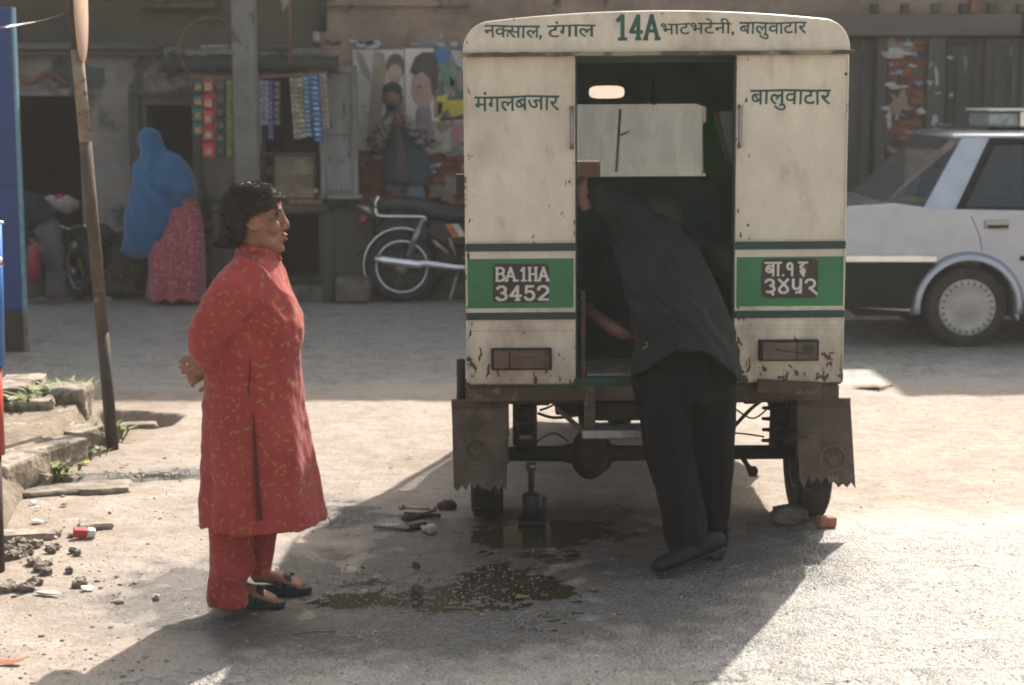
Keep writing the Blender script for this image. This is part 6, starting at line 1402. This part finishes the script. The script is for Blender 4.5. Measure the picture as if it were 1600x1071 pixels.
# -- man bending into the three-wheeler, seen from behind
mn = empty('person', G(1085, 893), 'man in a charcoal jacket and black trousers bending into the back of the three-wheeler', 'person')
Z = lambda px, py, Y: P(px, py, Y)
hipc = Z(1073, 560, 6.62); shc = Z(1000, 368, 7.05)
b2 = MB()
b2.tube([hipc, hipc.lerp(shc, .5) + Vector((0, -.03, .03)), shc], [(.12,.08), (.12,.08), (.12,.07)], 16, sub=2)
head_c = Z(1030, 346, 7.24)
b2.tube([shc + Vector((.03,.02,0)), head_c], [.06, .055], 12)
b2.ell(head_c, (.078, .10, .085), (R(30), 0, 0), 20, 12); b2.ell(head_c + Vector((0, .085, -.03)), (.018, .022, .02)); b2.ell(head_c + Vector((0, .07, -.08)), (.04, .03, .03))
for s in (-1, 1): b2.ell(head_c + Vector((s*.08, .0, -.02)), (.01, .018, .028))
la = [Z(985, 345, 6.98), Z(955, 322, 6.98), Z(930, 312, 6.98), Z(914, 322, 6.96)]
b2.tube(la, [.035, .035, .030, .024], 12, sub=3)
hand(b2, Z(915, 322, 6.955), Vector((-.3, .15, .95)), Vector((-.5, -.85, .0)), .17, .55, -1)
ra_ = [Z(1030, 400, 7.05), Z(1010, 490, 7.05), Z(975, 520, 7.0), Z(926, 490, 7.1)]
b2.tube(ra_, [.04, .038, .034, .026], 12, sub=3); hand(b2, ra_[-1], Vector((-.7, .5, .3)), Vector((0, -.6, .8)), .17, .5, 1)
LL = [(Z(1040, 590, 6.62), .075), (Z(1046, 700, 6.57), .05), (Z(1070, 780, 6.52), .04), (Z(1082, 860, 6.48), .03)]
RL = [(Z(1110, 590, 6.64), .075), (Z(1114, 700, 6.63), .05), (Z(1115, 800, 6.62), .04), (Z(1113, 868, 6.62), .03)]
for L_ in (LL, RL): b2.tube([a for a, b in L_], [b for a, b in L_], 14, sub=3)
fl0, fl1 = Vector((Z(1118, 862, 6.47).x, 6.47, .125)), Vector((G(1022, 903).x, 6.36, .03))
fr0, fr1 = Vector((Z(1118, 880, 6.62).x, 6.6, .06)), Vector((Z(1100, 880, 6.82).x, 6.86, .035))
b2.tube([fl0 - Vector((0,0,.02)), fl0.lerp(fl1, .5) - Vector((0,0,.02)), fl1.lerp(fl0, .15)], [.022, .020, .012], 10); b2.tube([fr0, fr1], [.022, .016], 10)
fuse('body', b2, M['skin2'], mn, .0075, 3)
# trousers
t2 = MB()
def leg(pts, rr): t2.tube(pts, rr, 22, up=(0,1,0), sub=3)
wl = lambda px0, px1, py, Y: (Z((px0+px1)/2, py, Y), (Z(px1, py, Y).x - Z(px0, py, Y).x)/2)
for lst in ([(985, 1078, 585, 6.62), (998, 1080, 640, 6.60), (1008, 1084, 700, 6.57), (1026, 1094, 760, 6.53), (1036, 1104, 820, 6.50), (1044, 1111, 862, 6.48)], [(1064, 1154, 585, 6.64), (1078, 1150, 640, 6.64), (1084, 1147, 700, 6.63), (1090, 1142, 760, 6.62), (1094, 1136, 820, 6.62), (1094, 1132, 866, 6.62)]):
    c = [wl(*q) for q in lst]; leg([a for a, b in c], [(b, b*.98+.012) for a, b in c])
t2.tube([Z(1070, 495, 6.70), Z(1070, 530, 6.66), Z(1070, 560, 6.64), Z(1070, 600, 6.62), Z(1070, 625, 6.62)], [(.17,.11), (.182,.125), (.19,.14), (.205,.14), (.17,.10)], 24, up=(0,1,0), sub=2)
fuse('trousers', t2, M['trousers'], mn, .008, 3, lambda p, n: p + n*(.010*NZ(p.x*11, p.y*11, p.z*3.2) + .012*(.25-abs(NZ(p.x*14, p.y*14, p.z*2.6+4)))*1.9 + .004*NZ(p.x*24, p.y*24, p.z*8) + .005*math.sin(32*p.z+9*NZ(p.x*5, p.y*5, p.z*2))*sst(.3, .08, p.z)))
# jacket
j = MB()
cs = [(1072, 640, 6.57, .232, .19), (1071, 600, 6.60, .222, .182), (1070, 560, 6.63, .208, .170), (1068, 535, 6.64, .198, .16), (1058, 500, 6.68, .190, .155), (1044, 450, 6.76, .180, .145), (1028, 410, 6.86, .165, .125), (1008, 380, 6.95, .150, .105), (998, 362, 7.03, .125, .085), (994, 352, 7.09, .07, .05)]
pts = [Z(a, b, Y) for a, b, Y, _, _ in cs]
j.tube(pts, [(w, h) for *_, w, h in cs], 30, up=(0, -.7, .7), sub=2)
j.tube([Z(1012, 385, 6.96), Z(985, 340, 6.95), Z(955, 320, 6.96), Z(932, 317, 6.955), Z(921, 320, 6.955)], [.085, .080, .070, .062, .054], 18, sub=3)
j.tube([Z(1046, 385, 6.98), Z(1040, 420, 7.12), Z(1000, 490, 7.02), Z(985, 508, 6.96)], [.085, .068, .056, .05], 16, sub=3)
def jf(p, n):
    u = (p.z*.75 + p.x*.9 - p.y*.25); v = p.x*.7 - p.z*.5
    d = .008*NZ(p.x*7, p.y*7, p.z*7) + .036*(.24-abs(NZ(u*8+.8*NZ(p.x*5, p.z*5), v*2.2, p.y*1.5))) + .018*(.25-abs(NZ(u*19, v*4, p.y*2+5)))
    if p.x < .47 and p.z > 1.2: d += .008*math.sin(70*p.x + 4*NZ(p.x*6, p.z*6))
    q = p + n*d; xc = Z(1070, 550, 6.6).x; zc = Z(1070, 590, 6.6).z
    if q.z < zc + .34: q.z += .135*max(0, 1-((q.x-xc)/.20)**2)*(1-sst(0, .34, q.z-zc))*(1 - sst(6.62, 6.85, q.y))
    return q
fuse('jacket', j, M['jacket'], mn, .0085, 3, jf, [(Z(1070, 590, 6.6), (0, -.0, -1))])
mb = MB(); mb.tube([Z(1008, 536, 6.445), Z(1012, 534, 6.442), Z(1010, 542, 6.44), Z(1005, 545, 6.44)], [.003]*4, 5); link('key_ring', mb, M['tinplate'], mn)
cb = MB(); cb.ell(head_c + Vector((0, -.005, .045)), (.092, .115, .062), (R(25), 0, 0), 20, 12); cb.lathe(head_c + Vector((0, -.01, .01)), (0, -.35, 1), [(.094, -.005), (.098, .01), (.098, .03), (.09, .045)], 24)
fuse('cap', cb, M['cap'], mn, .006, 2)
def shoe(a, b, name_, heel=.0):
    a, b = Vector(a), Vector(b); d = (b-a); mb = MB(); dn = d.normalized(); 
    mb.tube([a - dn*.03, a + dn*.02, a.lerp(b, .4), a.lerp(b, .75), b, b + dn*.025], [(.028,.03), (.038,.045), (.040,.042), (.046,.032), (.040,.024), (.018,.012)], 16, up=(0,0,1), sub=3)
    so = link('shoe', mb, M['shoe'], mn); mb = MB(); dz = Vector((0,0,-.028)); mb.tube([a - dn*.03 + dz*1.2, a.lerp(b, .35) + dz*1.0, a.lerp(b, .75) + dz*.85, b + dn*.02 + dz*.6], [(.034,.009), (.034,.007), (.047,.006), (.03,.005)], 12, up=(0,0,1), sub=2); mb.obox(a + dz*1.65, (.055, .05, .022), Matrix.Rotation(math.atan2(dn.y, dn.x), 3, 'Z') @ Matrix.Rotation(-math.asin(max(-1, min(1, dn.z))), 3, 'Y')); link('sole', mb, M['rubber'], so)
shoe(fl0 + Vector((0,0,-.02)), fl1 + Vector((.02, 0, .008)), 'a'); shoe(fr0, fr1, 'b')

# -- woman in the blue shawl at the shop door
BY = 15.05
bw = empty('person', P(275, 468, BY), 'woman in a bright blue shawl and pink skirt, back turned, at the shop doorway', 'person')
K = lambda px, py, dy=0.0: P(px, py, BY+dy)
b3 = MB(); b3.ell(K(238, 232), (.085,.095,.11), n=18, m=12); b3.tube([K(240, 245), K(262, 290), K(272, 350), K(276, 400)], [(.06,.06), (.17,.12), (.15,.12), (.16,.13)], 16, sub=2)
for s in (-1, 1): b3.tube([K(262+s*8, 290, s*.1), K(240, 330, s*.12-.05), K(222, 345, -.05)], [.05,.04,.03], 10, sub=2); b3.tube([K(275, 400, s*.08), K(268, 465, s*.08)], [.07,.035], 10); b3.tube([K(268, 466, s*.08), K(258, 468, s*.08)], [.03,.02], 8)
hand(b3, K(220, 347, -.07), (-1, .2, -.2), (0, -1, 0), .16, .4, 1)
fuse('body', b3, M['skin2'], bw, .012, 2)
sk = MB(); rows(sk, [(300, 256, 300, .14), (330, 246, 312, .17), (360, 238, 317, .19), (400, 230, 322, .22), (440, 227, 325, .24), (466, 226, 327, .25)], BY, 30)
fuse('skirt', sk, M['skirt'], bw, .012, 2, lambda p, n: p + n*(.022*math.sin(34*p.x + 3*NZ(p.x*3, p.z*2)) *sst(1.0, .3, p.z) + .01*NZ(p.x*9, p.y*9, p.z*4)))
sw = MB()
rows(sw, [(202, 220, 247, .06, -.0), (208, 215, 252, .09), (222, 214, 256, .11), (236, 218, 262, .11), (247, 217, 280, .13), (258, 211, 292, .16), (272, 207, 300, .19), (288, 205, 307, .21), (298, 204, 311, .21), (310, 203, 298, .21), (330, 197, 286, .20), (350, 195, 276, .19), (370, 192, 264, .17), (392, 190, 250, .15), (404, 204, 240, .08)], BY-.03, 32, 2.2)
fuse('shawl', sw, M['shawl'], bw, .011, 3, lambda p, n: p + n*(.020*NZ(p.x*9+p.z*3, p.y*7, p.z*1.4) + .013*math.sin(36*p.x+14*p.z+5*NZ(p.x*4, p.z*3)) + .006*NZ(p.x*22, p.y*22, p.z*6)))
# -- man with a camera in front of the posters
VY = 15.5
pm_ = empty('person', P(633, 400, VY), 'man in a woollen hat holding a camera to his face before the film posters', 'person')
V = lambda px, py, dy=0.0: P(px, py, VY+dy)
b4 = MB(); b4.ell(V(612, 152), (.082,.098,.12), n=20, m=12); b4.ell(V(611, 163, -.09), (.016,.02,.022)); b4.ell(V(611, 176, -.05), (.045,.04,.03))
for s in (-1, 1): b4.ell(V(612+s*14, 155), (.012,.02,.03))
b4.tube([V(614, 168), V(622, 192), V(630, 240), V(632, 285)], [(.05,.05), (.15,.08), (.12,.07), (.12,.08)], 16, sub=2)
A1 = [V(598, 200, -.02), V(590, 228, -.12), V(600, 200, -.28), V(612, 178, -.24)]; A2 = [V(652, 198, -.02), V(660, 222, -.14), V(645, 200, -.26), V(628, 178, -.24)]
for A in (A1, A2): b4.tube(A, [.055,.046,.036,.028], 12, sub=3)
hand(b4, A1[-1], (.1, .1, 1), (-.6, -.8, 0), .17, .5, -1); hand(b4, A2[-1], (-.4, .0, .9), (.4, -.8, 0), .17, .6, 1)
for s in (-1, 1): b4.tube([V(632+s*14, 285, 0), V(634+s*16, 340, -.02), V(636+s*16, 385, 0), Vector((V(636+s*16, 400).x, VY, .30))], [.09,.065,.045,.035], 12, sub=2); b4.tube([Vector((V(636+s*16, 400).x, VY, .26)), Vector((V(636+s*18, 400).x, VY-.15, .245))], [.035,.025], 8)
fuse('body', b4, M['skin2'], pm_, .010, 2)
v4 = MB(); rows(v4, [(176, 604, 624, .08), (184, 596, 640, .10), (192, 592, 654, .12), (205, 594, 660, .13), (230, 596, 664, .13), (255, 595, 670, .14), (278, 596, 673, .15), (289, 598, 672, .15)], VY, 26, 2.3)
fuse('vest', v4, M['teal'], pm_, .011, 2, lambda p, n: p + n*(.012*NZ(p.x*8, p.y*8, p.z*5)))
mb = MB(); mb.poly([V(a, b, -.165) for a, b in ((617, 196), (626, 196), (636, 240), (640, 286), (618, 287))], (0, .02, 0)); link('dark_shirt_front', mb, M['black'], pm_, .01)
s4 = MB()
for A, e in ((A1, 1), (A2, 1)): s4.tube(A[:3] + [A[2].lerp(A[3], .6)], [.078,.068,.055,.046], 14, sub=3)
fuse('sleeves', s4, M['camo'], pm_, .011, 2, lambda p, n: p + n*.012*NZ(p.x*16, p.y*16, p.z*16))
j4 = MB()
for s in (-1, 1): j4.tube([V(632+s*13, 280), V(634+s*15, 320), V(636+s*16, 385), Vector((V(636+s*16, 400).x, VY, .30))], [(.105,.1), (.09,.09), (.07,.07), (.065,.065)], 14, sub=2)
fuse('jeans', j4, M['jeans'], pm_, .011, 2, lambda p, n: p + n*.01*NZ(p.x*14, p.y*14, p.z*8))
h4 = MB(); h4.ell(V(613, 143, .015), (.092,.105,.085), n=18, m=10); h4.tube([V(603, 165, -.01), V(600, 150, -.01), V(606, 140, -.05)], .022, 8); h4.tube([V(625, 165, -.01), V(627, 150, -.01)], .02, 8)
fuse('woollen_hat', h4, pm('dark_wool', (.018,.024,.02), .95, bump=.5, bs=90), pm_, .009, 1)
cam_ = empty('camera_in_hands', V(614, 168, -.22), 'small black camera held up to the face of the man in the woollen hat', 'camera')
link('camera_body', MB().obox(V(614, 167, -.25), (.13, .06, .08)), M['black'], cam_, .008); link('lens', MB().lathe(V(612, 167, -.28), (0,-1,0), [(.032,0),(.032,.05),(.026,.06)], 18), M['carblack'], cam_)
# -- man bent over behind the leaning pole, his head hidden by the blue gate
ly = 15.0; Lp = lambda px, py, dy=0.0: P(px, py, ly+dy)
lm = empty('person', P(70, 470, ly), 'man in grey trousers bending forward behind the leaning pole, head hidden by the gate', 'person')
b5 = MB(); b5.tube([Lp(72, 362), Lp(50, 330), Lp(22, 318)], [(.13,.11), (.14,.11), (.13,.1)], 14, sub=2); b5.tube([Lp(22, 318), Lp(2, 318)], [.055,.055], 10); b5.ell(Lp(-8, 320), (.1,.08,.11)); b5.ell(Lp(-18, 330), (.02,.02,.02))
legs5 = ([Lp(72, 368, -.06), Lp(86, 410, -.08), Lp(88, 462, -.06)], [Lp(66, 368, .06), Lp(54, 412, .02), Lp(56, 462, .06)])
for A in legs5: b5.tube(A, [.09,.06,.042], 12, sub=3); b5.tube([A[-1], A[-1]+Vector((-.1, -.02, -.01))], [.035,.025], 8)
arm5 = [Lp(30, 322, -.12), Lp(34, 362, -.18), Lp(52, 380, -.2)]; b5.tube(arm5, [.05,.04,.028], 10, sub=3); hand(b5, arm5[-1], (.8, 0, -.6), (.5, -.6, .5), .17, .5, 1)
fuse('body', b5, M['skin2'], lm, .012, 2)
t5 = MB(); 
for A in legs5: t5.tube(A, [(.125,.11), (.095,.09), (.088,.085)], 14, sub=3)
t5.ell(Lp(70, 362), (.16,.16,.15)); fuse('trousers', t5, M['greytr'], lm, .012, 2, lambda p, n: p + n*.016*NZ(p.x*10, p.y*10, p.z*5))
j5 = MB(); j5.tube([Lp(68, 350), Lp(48, 328), Lp(18, 317)], [(.17,.15), (.17,.15), (.14,.12)], 16, sub=3); j5.tube([Lp(30, 322, -.12), Lp(34, 360, -.18), Lp(46, 376, -.2)], [.075,.058,.045], 12, sub=2)
fuse('jumper', j5, M['navy'], lm, .012, 2, lambda p, n: p + n*.012*NZ(p.x*10, p.y*10, p.z*10))
c = Lp(100, 320, .15); mb = MB(); mb.ell(c, (.14, .12, .075)); mb.ell(c + Vector((-.1, 0, .03)), (.1,.08,.05)); o = fuse('cloth_bundle', mb, M['ragw'], None, .012, 1, lambda p, n: p + n*.02*NZ(p.x*14, p.y*14, p.z*14)); origin(o, c); tag(o, 'whitish cloth bundle lying on the dark motorcycle behind the bent man', 'bundle')
c = Lp(93, 309, .1); mb = MB(); mb.ell(c, (.04, .04, .03)); o = link('red_cloth', mb, flat('red_cloth', (.4,.03,.04))); origin(o, c); tag(o, 'small red cloth on top of the whitish bundle', 'cloth')
c = Lp(53, 412, -.28); mb = MB(); mb.tube([c + Vector((0,0,.16)), c, c - Vector((0,0,.16))], [(.05,.03), (.075,.05), (.07,.045)], 14); o = link('bag', mb, flat('red_bag', (.28,.03,.04))); origin(o, c); tag(o, 'red cloth bag hanging in front of the legs of the bent man', 'bag')
# ------------------------------------------------------------ dusty air
hz = MB().box(-330, 330, -330, 330, -1.0, 6.6)
hm = bpy.data.materials.new('dusty_air'); hm.use_nodes = True; ht = hm.node_tree
for n_ in list(ht.nodes):
    if n_.type != 'OUTPUT_MATERIAL': ht.nodes.remove(n_)
pv = ht.nodes.new('ShaderNodeVolumePrincipled'); pv.inputs['Color'].default_value = (.95, .91, .86, 1); pv.inputs['Density'].default_value = .0017; pv.inputs['Anisotropy'].default_value = .3
ht.links.new(pv.outputs[0], [n_ for n_ in ht.nodes if n_.type == 'OUTPUT_MATERIAL'][0].inputs['Volume'])
kind(link('haze', hz, hm), 'stuff')
